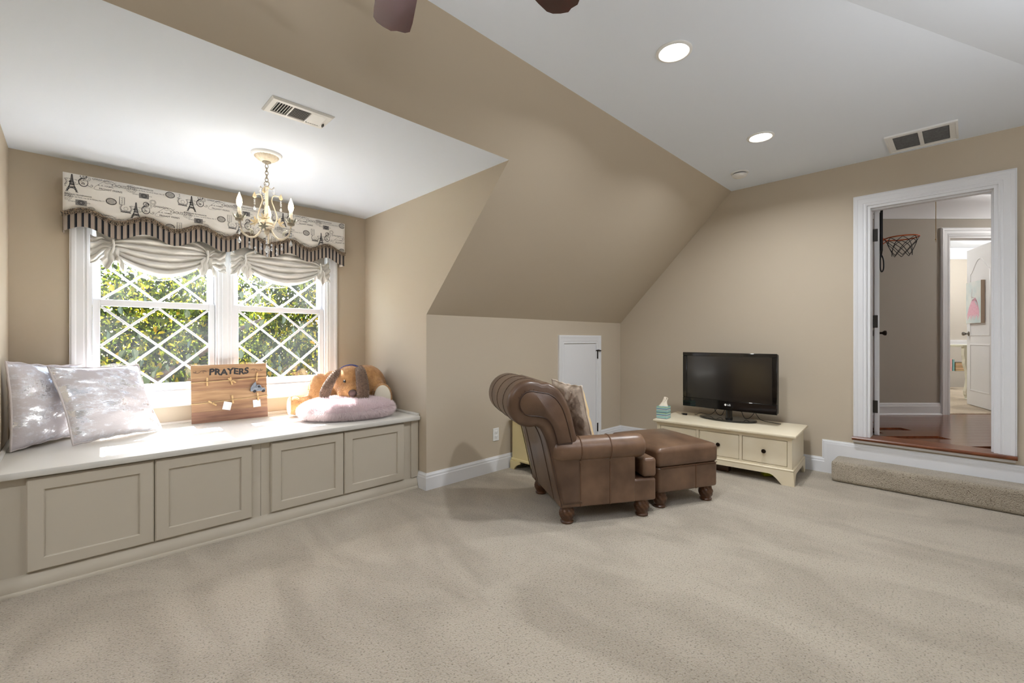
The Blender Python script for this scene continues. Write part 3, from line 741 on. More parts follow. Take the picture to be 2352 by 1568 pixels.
def spiral_pts(f, n=20): return [tuple(f(i/(n-1))) for i in range(n)]
bead0 = MB().ball((0, 0, 0), .006, 8, 6); drop0 = None; bd0 = None
def bead(loc, s=1):
    global bd0
    if bd0 is None: bd0 = MB().ball((0,0,0), .006, 8, 6).build('bead', M['crystal'], ch, smooth=0); o = bd0
    else: o = copy_obj(bd0, ch)
    o.location = loc; o.scale = (s, s, s)
def drop(loc, s=1):
    global drop0
    if drop0 is None: drop0 = drop_mesh(.034, .0095).build('crystal_drop', M['crystal'], ch, smooth=0); o = drop0
    else: o = copy_obj(drop0, ch)
    o.location = loc; o.scale = (s, s, s)
def flower(loc, sc, nrm, m, name='flower'):
    p = MB()
    for j in range(6):
        a = 2*PI*j/6
        vs = [(0, 0, 0), (.012, .006, .004), (.026, .004, .012), (.032, 0, .016), (.026, -.004, .012), (.012, -.006, .004)]
        p.add(vs, [(0,1,2,3), (0,3,4,5)], Matrix.Rotation(a, 4, 'Z'))
    p.ball((0, 0, .008), .006, 8, 6)
    q = Vector(nrm).to_track_quat('Z', 'Y').to_matrix().to_4x4()
    o = p.build(name, m, ch, smooth=0, solid=.001); o.matrix_local = Matrix.Translation(loc) @ q @ Matrix.Scale(sc, 4)
R0 = .160
for k, th_ in enumerate((-5, 235, 115)):
    a = math.radians(th_); d = RV*math.cos(a)+FV*math.sin(a)
    f = lambda t, d=d: d*(.03+.13*t) + Vector((0, 0, -.455-.075*math.sin(PI*min(1, t*1.15)**.9)*(1 if t < .87 else 1)+.03*max(0, t-.8)/.2))
    path = [d*.028+Vector((0,0,-.468)), d*.045+Vector((0,0,-.505)), d*.075+Vector((0,0,-.535)), d*.11+Vector((0,0,-.538)), d*.142+Vector((0,0,-.518)), d*.157+Vector((0,0,-.485)), d*.16+Vector((0,0,-.455))]
    def cat(P, n=5):
        out = []
        for i in range(len(P)-1):
            p0 = P[max(i-1, 0)]; p1 = P[i]; p2 = P[i+1]; p3 = P[min(i+2, len(P)-1)]
            for j in range(n):
                t = j/n; out.append(.5*((2*p1)+(p2-p0)*t+(2*p0-5*p1+4*p2-p3)*t*t+(3*p1-p0-3*p2+p3)*t**3))
        return out+[P[-1]]
    arm = MB().tube(cat(path), .0058, 8).build('arm', M['chand'], ch, smooth=60)
    c = d*R0
    MB().lathe([(.004, -.46), (.020, -.452), (.022, -.44), (.013, -.436), (.016, -.424), (.016, -.418)], c=(c.x, c.y, 0), n=14).build('bobeche', M['chandgrey'], arm)
    for j in range(6):
        an = 2*PI*j/6; e = Vector((math.cos(an), math.sin(an), 0)); g = Vector((-e.y, e.x, 0))
        vs = [c+e*.014+Vector((0,0,-.445)), c+e*.028+g*.009+Vector((0,0,-.43)), c+e*.036+Vector((0,0,-.408)), c+e*.028-g*.009+Vector((0,0,-.43))]
        MB().add([tuple(v) for v in vs], [(0,1,2,3)]).build('cup_leaf', M['leafgreen'], arm, smooth=0, solid=.0012)
    cd = MB().lathe([(.0105, -.42), (.0105, -.372), (.009, -.368)], c=(c.x, c.y, 0), n=14).build('candle', M['chand'], ch)
    MB().lathe([(.008, -.369), (.014, -.355), (.0165, -.34), (.013, -.318), (.006, -.298), (.002, -.284), (0, -.282)], c=(c.x, c.y, 0), n=16).build('bulb', M['bulb'], cd, smooth=180)
    point('candle_lamp', (.868+c.x, 3.083+c.y, zd-.335), BULB_W, .03, (1, .96, .90))
    # upper scroll with crystal pendant and flower
    b2 = math.radians(th_+55); d2 = RV*math.cos(b2)+FV*math.sin(b2)
    pth = [d2*.04+Vector((0,0,-.45)), d2*.062+Vector((0,0,-.39)), d2*.045+Vector((0,0,-.33)), d2*.03+Vector((0,0,-.29)), d2*.04+Vector((0,0,-.255)), d2*.07+Vector((0,0,-.25)), d2*.085+Vector((0,0,-.265))]
    MB().tube(cat(pth), .0036, 6).build('scroll', M['chand'], ch, smooth=60)
    MB().lathe([(.002, 0), (.012, .008), (.009, .022), (.0, .042)], c=tuple(d2*.086+Vector((0,0,-.272))), n=6).build('bud', M['flower'], ch, smooth=0)
    for q in range(3): bead(d2*.086+Vector((0,0,-.283-.012*q)), .9)
    drop(d2*.086+Vector((0,0,-.316)), .9)
    flower(tuple(d2*.075+Vector((0,0,-.425))), 1.15, tuple(d2+Vector((0,0,.6))), M['flower'])
    flower(tuple(d2*.10+Vector((0,0,-.475))), .9, tuple(d2+Vector((0,0,-.4))), M['leafgreen'], 'enamel_leaf')
    # crown crystals
    MB().tube([tuple(d2*.012+Vector((0,0,-.212))), tuple(d2*.03+Vector((0,0,-.215))), tuple(d2*.045+Vector((0,0,-.198)))], .0025, 6).build('crown_arm', M['chandgrey'], ch)
    bead(d2*.043+Vector((0,0,-.208)), 1); drop(d2*.043+Vector((0,0,-.214)), 1)
    # hanging strands
    for q in range(5): bead(c+Vector((0,0,-.475-.0135*q)), 1)
    drop(c+Vector((0,0,-.546)), 1.15)
    for t in (.25, .5, .75):
        pz = c*(1-t)*.85+Vector((0,0,-.49-.09*math.sin(PI*t)-.02)); bead(pz, 1.1); drop(pz+Vector((0,0,-.008)), .85)
for q in range(4): bead((0, 0, -.520-.0135*q), 1.1)
drop((0, 0, -.575), 1.3)

# ------------------------------------------------------------------ valance
VX0, VX1, VY, VZ1 = -.045, 1.757, 3.953, 2.252
def zb(x): return 2.014+.027*math.cos(2*PI*(x-.054)/.3085)
va = thing('valance', 'scalloped cotton valance with Paris script print, braid and striped hem', 'valance', (.857, Yw, VZ1))
def VL(x, y, z): return (x-.857, y-Yw, z-VZ1)
def face_pt(u, v):   # u along incl. returns, v from top to bottom
    pass
n = 90
p = MB()
def strip(pfn, topf, botf, m, name, off=0, ns=4, solid=.003):
    q = MB(); L = []
    for i in range(n+1):
        x = VX0+(VX1-VX0)*i/n
        L.append((x, VY-off))
    path = [(VX0+.004, Yw-.002)]+[(VX0, VY+.06)]+L+[(VX1, VY+.06), (VX1-.004, Yw-.002)]
    vs = []; fs = []
    for i, (x, y) in enumerate(path):
        xc = min(max(x, VX0), VX1)
        zt, z0 = topf(xc), botf(xc)
        for j in range(ns+1):
            t = j/ns; yy = y-pfn(x, t) if VY-.02 < y < VY+.02 else y
            vs.append(VL(x, yy, zt+(z0-zt)*t))
    for i in range(len(path)-1):
        for j in range(ns): fs.append((i*(ns+1)+j, (i+1)*(ns+1)+j, (i+1)*(ns+1)+j+1, i*(ns+1)+j+1))
    q.add(vs, fs)
    return q.build(name, m, va, smooth=180, solid=solid)
strip(lambda x, t: .002*math.sin(x*9)*t, lambda x: VZ1, zb, M['fabric'], 'printed_panel')
strip(lambda x, t: .004*math.sin(x*48)*t+.003*math.sin(x*21)*t, lambda x: zb(x)+.004, lambda x: zb(x)-.116, M['stripe'], 'striped_hem', off=-.003)
MB().box(VX0+.004-.857, VX1-.004-.857, VY+.004-Yw, -.001, -.012, -.001).build('mounting_board', M['fabric'], va, smooth=0)
# braid: two twisted cords along the scallop, with loops beneath
bp = []
xs = [VX0-.006+(VX1-VX0+.012)*i/260 for i in range(261)]
q = MB()
for ph in (0, PI):
    q.tube([VL(x, VY-.007-.003*math.cos(x*520+ph), zb(x)-.002+.006*math.sin(x*520+ph)) for x in xs], .0045, 5)
q.tube([VL(VX0-.006, VY+.12, zb(VX0))]+[VL(VX0-.006, VY-.005, zb(VX0))], .006, 5); q.tube([VL(VX1+.006, VY+.12, zb(VX1)), VL(VX1+.006, VY-.005, zb(VX1))], .006, 5)
q.build('braid', M['braid'], va, smooth=60)
q = MB()
nl = 118
for i in range(nl):
    x = VX0+(VX1-VX0)*(i+.5)/nl; z = zb(x)-.006
    for k, (r_, dx) in enumerate(((.0105, 0), (.0085, .006))):
        pts = [VL(x+dx+r_*.62*math.sin(a), VY-.008-.003*k-.002*math.cos(a*2+i), z-r_*1.1+r_*1.1*math.cos(a)) for a in [2*PI*j/9 for j in range(9)]]
        q.tube(pts, .0017, 4, closed=True)
fr_ = q.build('loop_fringe', M['braid'], va, smooth=0)
# printed motifs (flat ink on the fabric)
ink, grey = MB(), MB()
def put(mb, vs2, fs, ox, oz, lim=True):
    V = []; keep = []
    for x, z in vs2: V.append((x+ox, z+oz))
    for f in fs:
        cx_ = sum(V[i][0] for i in f)/len(f); cz_ = sum(V[i][1] for i in f)/len(f)
        if VX0+.006 < cx_ < VX1-.006 and zb(cx_)+.008 < cz_ < VZ1-.004 and all(VX0+.002 < V[i][0] < VX1-.002 and V[i][1] < VZ1-.001 for i in f): keep.append(f)
    if keep: mb.add([VL(x, VY-(.0036 if mb is ink else .0032)-.002*math.sin(x*9)*max(0,(VZ1-z))/.24, z) for x, z in V], keep)
def arc(cx_, cz_, rx, rz, a0, a1, n_=18): return [(cx_+rx*math.cos(a0+(a1-a0)*i/(n_-1)), cz_+rz*math.sin(a0+(a1-a0)*i/(n_-1))) for i in range(n_)]
def spiral(cx_, cz_, r0, r1, a0, a1, n_=22): return [(cx_+(r0+(r1-r0)*i/(n_-1))*math.cos(a0+(a1-a0)*i/(n_-1)), cz_+(r0+(r1-r0)*i/(n_-1))*math.sin(a0+(a1-a0)*i/(n_-1))) for i in range(n_)]
def words(mb, st, size, ox, oz, bold=0, shear=0):
    vs2, fs = text2d(st, size, bold, shear); put(mb, vs2, fs, ox, oz)
def line(mb, pts, w, ox, oz):
    vs2, fs = ribbon(pts, w); put(mb, vs2, fs, ox, oz)
def tower(ox, oz, h):
    k = h/.115
    prof = [(0, .028), (.12, .022), (.25, .0155), (.38, .0115), (.55, .0075), (.75, .0042), (.93, .0022), (1, .0006)]
    L = [(-w*k, t*h) for t, w in prof]; Rr = [(w*k, t*h) for t, w in prof]
    for side in (L, Rr):
        line(grey, side, .0042*k, ox, oz); line(ink, [(x*.82, z) for x, z in side], .0022*k, ox, oz)
    vs2 = L[3:]+Rr[3:][::-1]; put(grey, vs2, [tuple(range(len(vs2)))[i:i+1]+(len(vs2)-1-i, len(vs2)-2-i, i+1) for i in range(len(vs2)//2-1)], ox, oz)
    for t, w in ((.25, .0185), (.30, .0165), (.42, .0125), (.60, .008)): line(ink, [(-w*k, t*h), (w*k, t*h)], .0036*k, ox, oz)
    line(ink, arc(0, .0, .020*k, .026*k, .15, PI-.15), .003*k, ox, oz)
    for a_, b_ in ((.02, .12), (.12, .25)):
        for sg in (-1, 1):
            line(grey, [(sg*.026*k, a_*h), (sg*.016*k, b_*h)], .002*k, ox, oz); line(grey, [(sg*.017*k, a_*h), (sg*.022*k, b_*h)], .002*k, ox, oz)
def mono(ox, oz, k=1):
    line(ink, arc(0, .024*k, .021*k, .026*k, 1.0, 1.0+2*PI*.94, 30), lambda t: .0018*k+.0026*k*math.sin(PI*t), ox, oz)
    line(ink, arc(.001*k, .061*k, .015*k, .015*k, -1.2, -1.2+2*PI*.9, 26), lambda t: .0014*k+.0024*k*math.sin(PI*t), ox, oz)
    line(ink, [(.014*k*math.sin(2*PI*t), (.078-.056*t)*k) for t in lin(0, 1, 22)], .0022*k, ox, oz)
    line(ink, spiral(.004*k, .062*k, .008*k, .002*k, 0, 4.5), .0018*k, ox, oz); line(ink, spiral(-.002*k, .042*k, .011*k, .003*k, 2, 6.5), .0018*k, ox, oz)
    for sg in (-1, 1):
        line(ink, [(sg*x_*k, z_*k) for x_, z_ in [(.018, .012), (.027, .005), (.036, .003), (.043, .007), (.044, .014), (.039, .017), (.035, .013), (.037, .010)]], .0019*k, ox, oz)
    words(ink, 'VII', .017*k, ox-.0115*k, oz+.010*k, .015)
def tile(ox, oz):
    tower(ox, oz, .112); mono(ox+.052, oz+.048)
    words(grey, 'PARIS', .022, ox-.08, oz+.03); words(ink, 'PROVOT FRERES', .0155, ox+.125, oz+.045, 0, .05)
    words(ink, '2', .018, ox+.185, oz+.082); words(grey, 'AOUT 1872', .021, ox+.20, oz+.080, 0, .1); words(grey, 'A.-R. HAMEL', .014, ox+.12, oz+.067, .01)
    for j in range(3):
        line(grey, [(x_, .003*math.sin(x_*260+j)+.001*math.sin(x_*700)) for x_ in lin(0, .10, 34)], .0013, ox+.11+.04*j, oz+.105-.012*j)
    # loop scrawl
    line(grey, [(.05*math.cos(a_)-.01*math.sin(2*a_), .03*math.sin(a_)+.02*math.cos(a_)) for a_ in lin(0, 5.2, 30)], .0014, ox+.155, oz+.075)
    # oval shell stamp
    for rx_, rz_ in ((.026, .021), (.022, .017)): line(ink, arc(0, 0, rx_, rz_, 0, 2*PI, 30), .0024, ox+.185, oz-.022)
    for j in range(5): line(grey, [(-.018+.002*abs(j-2), .010-.005*j), (.018-.002*abs(j-2), .010-.005*j)], .0022, ox+.185, oz-.022)
    # tall framed label
    for o_ in (0, .003):
        line(grey, [(-.014+o_, -.026+o_), (.014-o_, -.026+o_), (.014-o_, .026-o_), (-.014+o_, .026-o_), (-.014+o_, -.026+o_)], .0016, ox+.238, oz-.006)
    for j in range(5): line(grey, [(-.004+.002*(j % 2), .016-.008*j), (.004, .018-.008*j)], .0028, ox+.238, oz-.006)
    # postage stamp
    put(grey, [(-.026, -.017), (.026, -.017), (.026, .017), (-.026, .017)], [(0, 1, 2, 3)], ox+.352, oz+.052)
    line(ink, arc(0, 0, .014, .013, 0, 2*PI, 24), .003, ox+.352, oz+.0525); line(ink, arc(0, 0, .008, .008, 0, 2*PI, 16), .003, ox+.352, oz+.0525)
    words(ink, '37 Paris, No 6', .010, ox+.285, oz-.036); words(grey, 'Epistolaire', .020, ox+.40, oz-.01, 0, .4)
    # postmarks
    for (dx, dz_, rr) in ((.285, .085, .027), (.375, -.012, .020), (.40, .02, .017)):
        line(grey, arc(0, 0, rr, rr*.92, 0, 2*PI, 28), .0014, ox+dx, oz+dz_); line(grey, arc(0, 0, rr*.62, rr*.56, 0, 2*PI, 22), .0014, ox+dx, oz+dz_)
        for j in range(14):
            a_ = 2*PI*j/14; line(grey, [(rr*.72*math.cos(a_), rr*.68*math.sin(a_)), (rr*.86*math.cos(a_), rr*.8*math.sin(a_))], .0022, ox+dx, oz+dz_)
    # crown with laurel
    line(ink, [(-.024, 0), (.024, 0)], .0045, ox+.258, oz-.078); line(grey, [(-.022, .008), (.022, .008)], .004, ox+.258, oz-.078)
    for sg in (-1, 1):
        line(grey, [(sg*.020, .008), (sg*.027, .024), (sg*.022, .042)], .0024, ox+.258, oz-.078)
        for j in range(5): line(grey, [(sg*(.021+.005*math.sin(j)), .010+.008*j), (sg*(.030+.003*math.sin(j)), .014+.008*j)], .003, ox+.258, oz-.078)
    line(grey, arc(0, .024, .012, .012, 0, 2*PI, 6), .0016, ox+.258, oz-.078)
    # fleur
    for a_ in (0, PI/2, PI, 1.5*PI): line(ink, [(0, 0), (.009*math.cos(a_), .009*math.sin(a_))], lambda t: .004*(1-t)+.0006, ox+.30, oz-.050)
    words(ink, 'BUREAU DES PROVENANCES', .0105, ox-.045, oz-.018, .01, .1); words(grey, 'Maison de Paris, rue de la Harpe, No 17', .0105, ox-.02, oz-.032, .01, .1)
    words(grey, 'Grand Hotel Paris', .014, ox-.02, oz-.062, 0, .45)
for row in range(-1, 3):
    for k in range(-2, 4):
        tile(-.005+.62*k+(.31 if row % 2 else 0), 2.135-.113*row)
ink.build('printed_motif', M['print'], va, smooth=0, recalc=False); grey.build('printed_script', M['print2'], va, smooth=0, recalc=False)

# ------------------------------------------------------------------ gathered fabric shades
def shade(x0, g1, g2, x1, ym, label, seed):
    r = thing('fabric_shade', label, 'window shade', ((x0+x1)/2, Yw, 1.95))
    cx_ = (x0+x1)/2
    def prof(x):
        if x < g1 or x > g2:
            s_ = (g1-x)/(g1-x0) if x < g1 else (x-g2)/(x1-g2)
            return 1.862+.03*s_, 1.790-.088*s_**.8, .45+.35*s_, 2.5
        s_ = (x-g1)/(g2-g1); w = math.sin(PI*s_)
        return 1.862+.105*w**.45, 1.785-(1.785-ym)*w**.75, .45+.55*w**.5, 5
    def fn_(u, t):
        x = x0+(x1-x0)*u; zt, z0, amp, nf = prof(x)
        nz = noise.noise(Vector((x*9, t*5, seed)))+.7*noise.noise(Vector((x*17, t*11, seed*2)))
        tt = t+.07*nz*math.sin(PI*t)
        z = zt+(z0-zt)*tt
        in_sw = g1 < x < g2
        k = 6 if in_sw else 4
        y = 4.052-.018-.045*amp*(abs(math.sin(PI*k*tt+ (0 if in_sw else x*40))))**.7-.02*amp*tt+.012*nz
        if not in_sw: y -= .012*math.sin(t*9+x*60)
        edge = .006*math.sin(x*90+seed)*(0 if in_sw else 1)
        return (x-cx_, min(y, 4.03)-Yw, z+edge-1.95)
    MB().grid(fn_, 90, 56).build('gathered_cloth', M['linen'], r, smooth=180, solid=.002)
    MB().box(x0+.03-cx_, x1-.03-cx_, 4.034-Yw, 4.040-Yw, 1.84-1.95, 2.06-1.95).build('upper_panel', M['linen'], r, smooth=0)
    for g in (g1, g2):
        MB().tube([(g-cx_, 3.975-Yw, 1.868-1.95), (g+.004-cx_, 3.968-Yw, 1.83-1.95), (g-.004-cx_, 3.972-Yw, 1.775-1.95)], .007, 7).build('tie', M['linen'], r, smooth=60)
        # hanging tail below the gather
        def tail(u, t, g=g):
            x = g+(u-.5)*(.05+.07*t)+.006*math.sin(9*t+seed); return (x-cx_, 3.978+.020*math.sin(u*19+seed+2*t)*(t+.15)-Yw, 1.815-(.115+.03*math.sin(u*9+seed*3))*t-1.95)
        MB().grid(tail, 28, 10).build('tail', M['linen'], r, smooth=180, solid=.002)
shade(.080, .190, .717, .838, 1.648, 'cream balloon shade gathered over the window on the pillow side', 1.7)
shade(.873, .968, 1.552, 1.640, 1.656, 'cream balloon shade gathered over the window on the plush dog side', 5.1)

# ------------------------------------------------------------------ pillows
def pillow(name, label, p00, p10, p11, p01, thick, m, mback, seed, pipe):
    """corner points: bottom left, bottom right, top right, top left seen from the front"""
    P = [Vector(x) for x in (p00, p10, p11, p01)]
    ctr = (P[0]+P[1])/2
    nrm = (P[1]-P[0]).cross(P[3]-P[0]).normalized()
    r = thing(name, label, 'pillow', tuple(ctr))
    N_ = 34
    def mid(u, v):
        # edges bow inwards a little so the corners stick out
        bu = u+(-.035*math.sin(PI*v)*math.cos(PI*u)*-1); bv = v+.030*math.sin(PI*u)*math.cos(PI*v)
        return P[0]*(1-bu)*(1-bv)+P[1]*bu*(1-bv)+P[2]*bu*bv+P[3]*(1-bu)*bv
    def side(sg):
        def f(u, v):
            q = mid(u, v); e = (max(0, 1-(2*u-1)**2)**.42)*(max(0, 1-(2*v-1)**2)**.42)
            w = noise.noise(Vector((u*5+seed, v*9, sg)))*.010*e + noise.noise(Vector((u*3+seed, v*16+u*5, sg*3)))*.007*e**.5
            return tuple(q+nrm*(sg*thick/2*e+w*sg)-ctr)
        return f
    MB().grid(side(1), N_, N_).build('front_cover', m, r, smooth=180)
    MB().grid(side(-1), N_, N_).build('back_cover', mback, r, smooth=180)
    L = [(i/24, 0) for i in range(24)]+[(1, i/24) for i in range(24)]+[(1-i/24, 1) for i in range(24)]+[(0, 1-i/24) for i in range(24)]
    MB().tube([tuple(mid(u, v)-ctr+Vector((0, 0, .003*math.sin(u*30+v*22)))) for u, v in L], .0055, 6, closed=True).build('piping', pipe, r, smooth=60)
    return r
pillow('throw_pillow', 'silver foil print pillow propped in the corner behind another', (-.243, 3.655, .593), (.052, 3.995, .593), (.045, 4.03, 1.04), (-.262, 3.67, 1.085), .15, M['silver'], M['pillowpipe'], 2.3, M['pillowpipe'])
pillow('throw_pillow', 'sunlit silver foil print pillow leaning in front, beside the prayers board', (0.0, 3.625, .593), (.432, 3.845, .593), (.315, 3.945, 1.032), (-.105, 3.745, 1.046), .15, M['silver'], M['pillowpipe'], 7.9, M['pillowpipe'])

# ------------------------------------------------------------------ prayers board
A0 = Vector((.616, 3.950, .588)); A1 = Vector((1.113, 3.921, .588)); A2 = Vector((.610, 4.015, 1.015))
ex = (A1-A0).normalized(); ez = (A2-A0); ez = (ez-ex*ez.dot(ex)).normalized(); ey = ez.cross(ex)   # ey points away from viewer
BW, BH = .498, .430
Mb = Matrix(((ex.x, ey.x, ez.x, A0.x), (ex.y, ey.y, ez.y, A0.y), (ex.z, ey.z, ez.z, A0.z), (0, 0, 0, 1)))
pb = thing('prayers_board', 'wooden plank board lettered PRAYERS with two twine lines', 'sign', tuple(A0)); pb.matrix_world = Mb
zs = [0, .082, .155, .240, .330, .430]
for i in range(5):
    MB().box(0, BW, .001*(i % 2), .012, zs[i]+.0004, zs[i+1]-.0004, bev=.0008).build('plank', [M['pine3'], M['pine'], M['pine2'], M['pine'], M['pine2']][i], pb, smooth=0)
vs2, fs = text2d('PRAYERS', .058, .042, .06)
x_min = min(v[0] for v in vs2); x_max = max(v[0] for v in vs2)
p = MB()
p.add([(.112+(x-x_min)*.262/(x_max-x_min), -.0007, .352+z*1.12+.004*math.sin(x*60)) for x, z in vs2], fs)
p.build('lettering', M['ink'], pb, smooth=0, recalc=False)
p = MB()
for ox, fl in ((.055, 1), (.432, -1)):
    c1 = [(fl*(-.034+.068*t), .010*math.sin(PI*2*t+PI)*1.0) for t in lin(0, 1, 18)]
    for pts in (c1, spiral(-fl*.030, .004, .012, .004, PI if fl > 0 else 0, (PI if fl > 0 else 0)+fl*4.5), spiral(fl*.026, -.002, .015, .004, 0 if fl > 0 else PI, (0 if fl > 0 else PI)+fl*4.6)):
        v2, f2 = ribbon(pts, .0022); p.add([(x+ox, -.0008, z+.378) for x, z in v2], f2)
p.build('flourish', M['ink'], pb, smooth=0, recalc=False)
for za, zb_ in ((.300, .318), (.142, .170)):
    MB().tube([(-.003, .006, za), (-.003, -.004, za), (BW*.25, -.004, za+(zb_-za)*.25-.003), (BW*.6, -.004, za+(zb_-za)*.6-.003), (BW+.003, -.004, zb_), (BW+.003, .006, zb_)], .0026, 6).build('twine', M['twine'], pb, smooth=60)
def on_board(name, label, cat, x, z, rot, group=None, y=-.0075):
    r = thing(name, label, cat, group=group); r.matrix_world = Mb @ Matrix.Translation((x, y, z)) @ Matrix.Rotation(rot, 4, 'Y'); return r
PG = 'clothespins on the prayers board'
pins = [(.098, .302, 0, 'clothespin clipped upright on the upper twine at its bare end'), (.252, .300, .18, 'upright clothespin of the crossed pair on the upper twine'), (.256, .302, .95, 'slanted clothespin of the crossed pair on the upper twine'),
        (.428, .322, -.1, 'clothespin on the upper twine holding the truck ornament'), (.128, .140, .95, 'slanted bare clothespin on the lower twine'), (.258, .158, .08, 'clothespin on the lower twine holding the tilted note'), (.430, .165, .1, 'clothespin on the lower twine holding the straight note')]
for i, (x, z, a, lb) in enumerate(pins):
    r = on_board('clothespin', lb, 'clothespin', x, z, -a if i not in (1,) else -a, PG, y=-.0085-.006*(i == 2))
    for sy in (-.0026, .0026): MB().box(-.0055, .0055, sy-.0022, sy+.0022, -.031, .031, bev=.001).build('prong', M['pin'], r, smooth=0)
    MB().tube([(-.0062, -.005, .002), (0, -.0058, .003), (.0062, -.005, .002)], .0012, 5).build('spring', M['iron'], r)
r = on_board('paper_note', 'small blank white note hanging tilted on the lower twine', 'note', .222, .112, -.3 + .55, y=-.0042)
MB().box(-.027, .027, -.0006, .0006, -.030, .030).build('sheet', M['paper'], r, smooth=0)
r = on_board('paper_note', 'small blank white note hanging straight below the truck ornament', 'note', .422, .113, -.06, y=-.0042)
MB().box(-.026, .026, -.0006, .0006, -.028, .028).build('sheet', M['paper'], r, smooth=0)
r = on_board('truck_ornament', 'little grey metal truck ornament carrying a tree', 'ornament', .430, .222, 0.02, y=-.012)
f2 = lambda x, z, h: (x, h, z)
tk = MB().prism([(-.050, -.014), (.052, -.014), (.054, .002), (.046, .010), (.028, .012), (.018, .034), (-.006, .034), (-.008, .012), (-.050, .012)], f2, -.007, .007).build('body', M['truck'], r, smooth=0)
MB().prism([(-.002, .013), (.022, .013), (.014, .029), (-.002, .029)], f2, -.0076, .0076).build('cab_window', M['wheel'], tk, smooth=0)
for x in (-.022, .040): MB().lathe([(.011, -.009), (.011, .009)], n=14, M=Matrix.Translation((x, 0, -.014)) @ Matrix.Rotation(PI/2, 4, 'X')).lathe([(.005, -.0095), (.005, .0095)], n=10, M=Matrix.Translation((x, 0, -.014)) @ Matrix.Rotation(PI/2, 4, 'X')).build('wheel', M['wheel'], r)
tz = [(-.052, .012), (-.040, .026), (-.046, .026), (-.030, .042), (-.035, .043), (-.012, .062), (-.012, .044), (-.008, .044), (-.010, .028), (-.006, .028), (-.010, .012)]
MB().prism(tz, f2, -.003, .003).build('tree', M['truck'], r, smooth=0)
MB().tube([(-.012, 0, .062), (-.006, .001, .08), (-.004, .003, .100)], .001, 4).build('hanging_loop', M['twine'], r)

# ------------------------------------------------------------------ pink fluffy cushion and plush dog
VD = Vector((.41, .91, 0)).normalized(); RD = Vector((VD.y, -VD.x, 0))
Mloc = lambda c: Matrix(((RD.x, -VD.x, 0, c[0]), (RD.y, -VD.y, 0, c[1]), (0, 0, 1, c[2]), (0, 0, 0, 1)))   # local y points to the viewer
def strands(fn_, count, L, w, tipdir, jitter):
    V = []; F = []
    for i in range(count):
        p, nn = fn_()
        d = (nn+tipdir+Vector((random.uniform(-1, 1), random.uniform(-1, 1), random.uniform(-1, 1)))*jitter).normalized()
        sd_ = d.cross(Vector((random.uniform(-1, 1), random.uniform(-1, 1), random.uniform(-1, 1))))
        if sd_.length < 1e-3: continue
        sd_ = sd_.normalized()*w; l = L*random.uniform(.6, 1.15); o = len(V)
        m_ = p+d*l*.55+tipdir*l*.05; e_ = p+d*l+tipdir*l*.3
        V += [tuple(p-sd_), tuple(p+sd_), tuple(m_+sd_*.8), tuple(m_-sd_*.8), tuple(e_)]
        F += [(o, o+1, o+2, o+3), (o+3, o+2, o+4)]
    mb = MB(); mb.v, mb.f = [(x, y, max(z, .002)) for x, y, z in V], F; return mb
pc_ = thing('fluffy_cushion', 'round pale pink long fur cushion in front of the plush dog', 'cushion'); pc_.matrix_world = Mloc((1.548, 3.425, .585))
CA, CB, CH = .345, .195, .064
def cush(u, v):
    a = 2*PI*u; ph = -PI/2+PI*v
    cc = math.copysign(abs(math.cos(ph))**.5, math.cos(ph)); zz = math.copysign(abs(math.sin(ph))**1.0, math.sin(ph))
    x, y = CA*cc*math.cos(a), CB*cc*math.sin(a)
    z = .074+CH*zz + (-.10*y if zz > 0 else 0)*(1 if zz > 0 else 0) + (.012*noise.noise(Vector((x*6, y*6, 1))) if zz > 0 else 0)
    return Vector((x, y, max(z, .008)))
MB().grid(lambda u, v: tuple(cush(u, v)), 64, 24).build('cushion_body', M['pinkbase'], pc_, smooth=180)
def cs_():
    u = random.random(); v = random.random()**.75
    p = cush(u, v); e1 = cush(u+.004, v)-p; e2 = cush(u, min(v+.01, 1))-p
    nn = e1.cross(e2)
    if nn.length < 1e-9: nn = Vector((0, 0, 1))
    nn.normalize()
    if nn.dot(p-Vector((0, 0, .055))) < 0: nn = -nn
    return p, nn
f_ = strands(cs_, 36000, .034, .0010, Vector((0, .15, -.35)), .45).build('fur', M['pink'], pc_, smooth=0, recalc=False); f_['kind'] = 'stuff'

dg = thing('plush_dog', 'big tan plush dog slumped in the corner with long grey ears and navy bandana', 'plush toy'); dg.matrix_world = Mloc((1.660, 3.705, .585))
parts = MB()
def E_(c, r_): parts.ball(c, r_, 20, 14)
E_((.160, -.075, .20), (.175, .125, .195)); E_((.05, -.075, .23), (.16, .11, .16)); E_((-.10, -.05, .19), (.13, .11, .16))     # torso and back
E_((.030, .105, .265), (.128, .115, .135)); E_((.038, .180, .195), (.105, .095, .092))     # head, muzzle
E_((-.205, .02, .17), (.090, .09, .165)); E_((-.30, .05, .085), (.12, .065, .075)); E_((-.385, .06, .085), (.055, .06, .08))   # haunch and foot (dog's right)
E_((.23, -.01, .15), (.10, .11, .15)); E_((.280, .06, .13), (.07, .10, .10)); E_((.285, .13, .135), (.082, .05, .118))     # leg and foot by the wall
E_((-.05, .05, .06), (.12, .08, .055)); E_((.12, .05, .06), (.14, .09, .055))
tmp = parts.build('plush_body', M['plush'], None, smooth=180)
md = tmp.modifiers.new('u', 'REMESH'); md.mode = 'VOXEL'; md.voxel_size = .011
md = tmp.modifiers.new('s', 'SMOOTH'); md.iterations = 6; md.factor = .6
bpy.context.view_layer.update()
me = bpy.data.meshes.new_from_object(tmp.evaluated_get(bpy.context.evaluated_depsgraph_get()))
bpy.data.objects.remove(tmp)
for v_ in me.vertices: v_.co.z = max(v_.co.z, .003)
me.polygons.foreach_set('use_smooth', [True]*len(me.polygons))
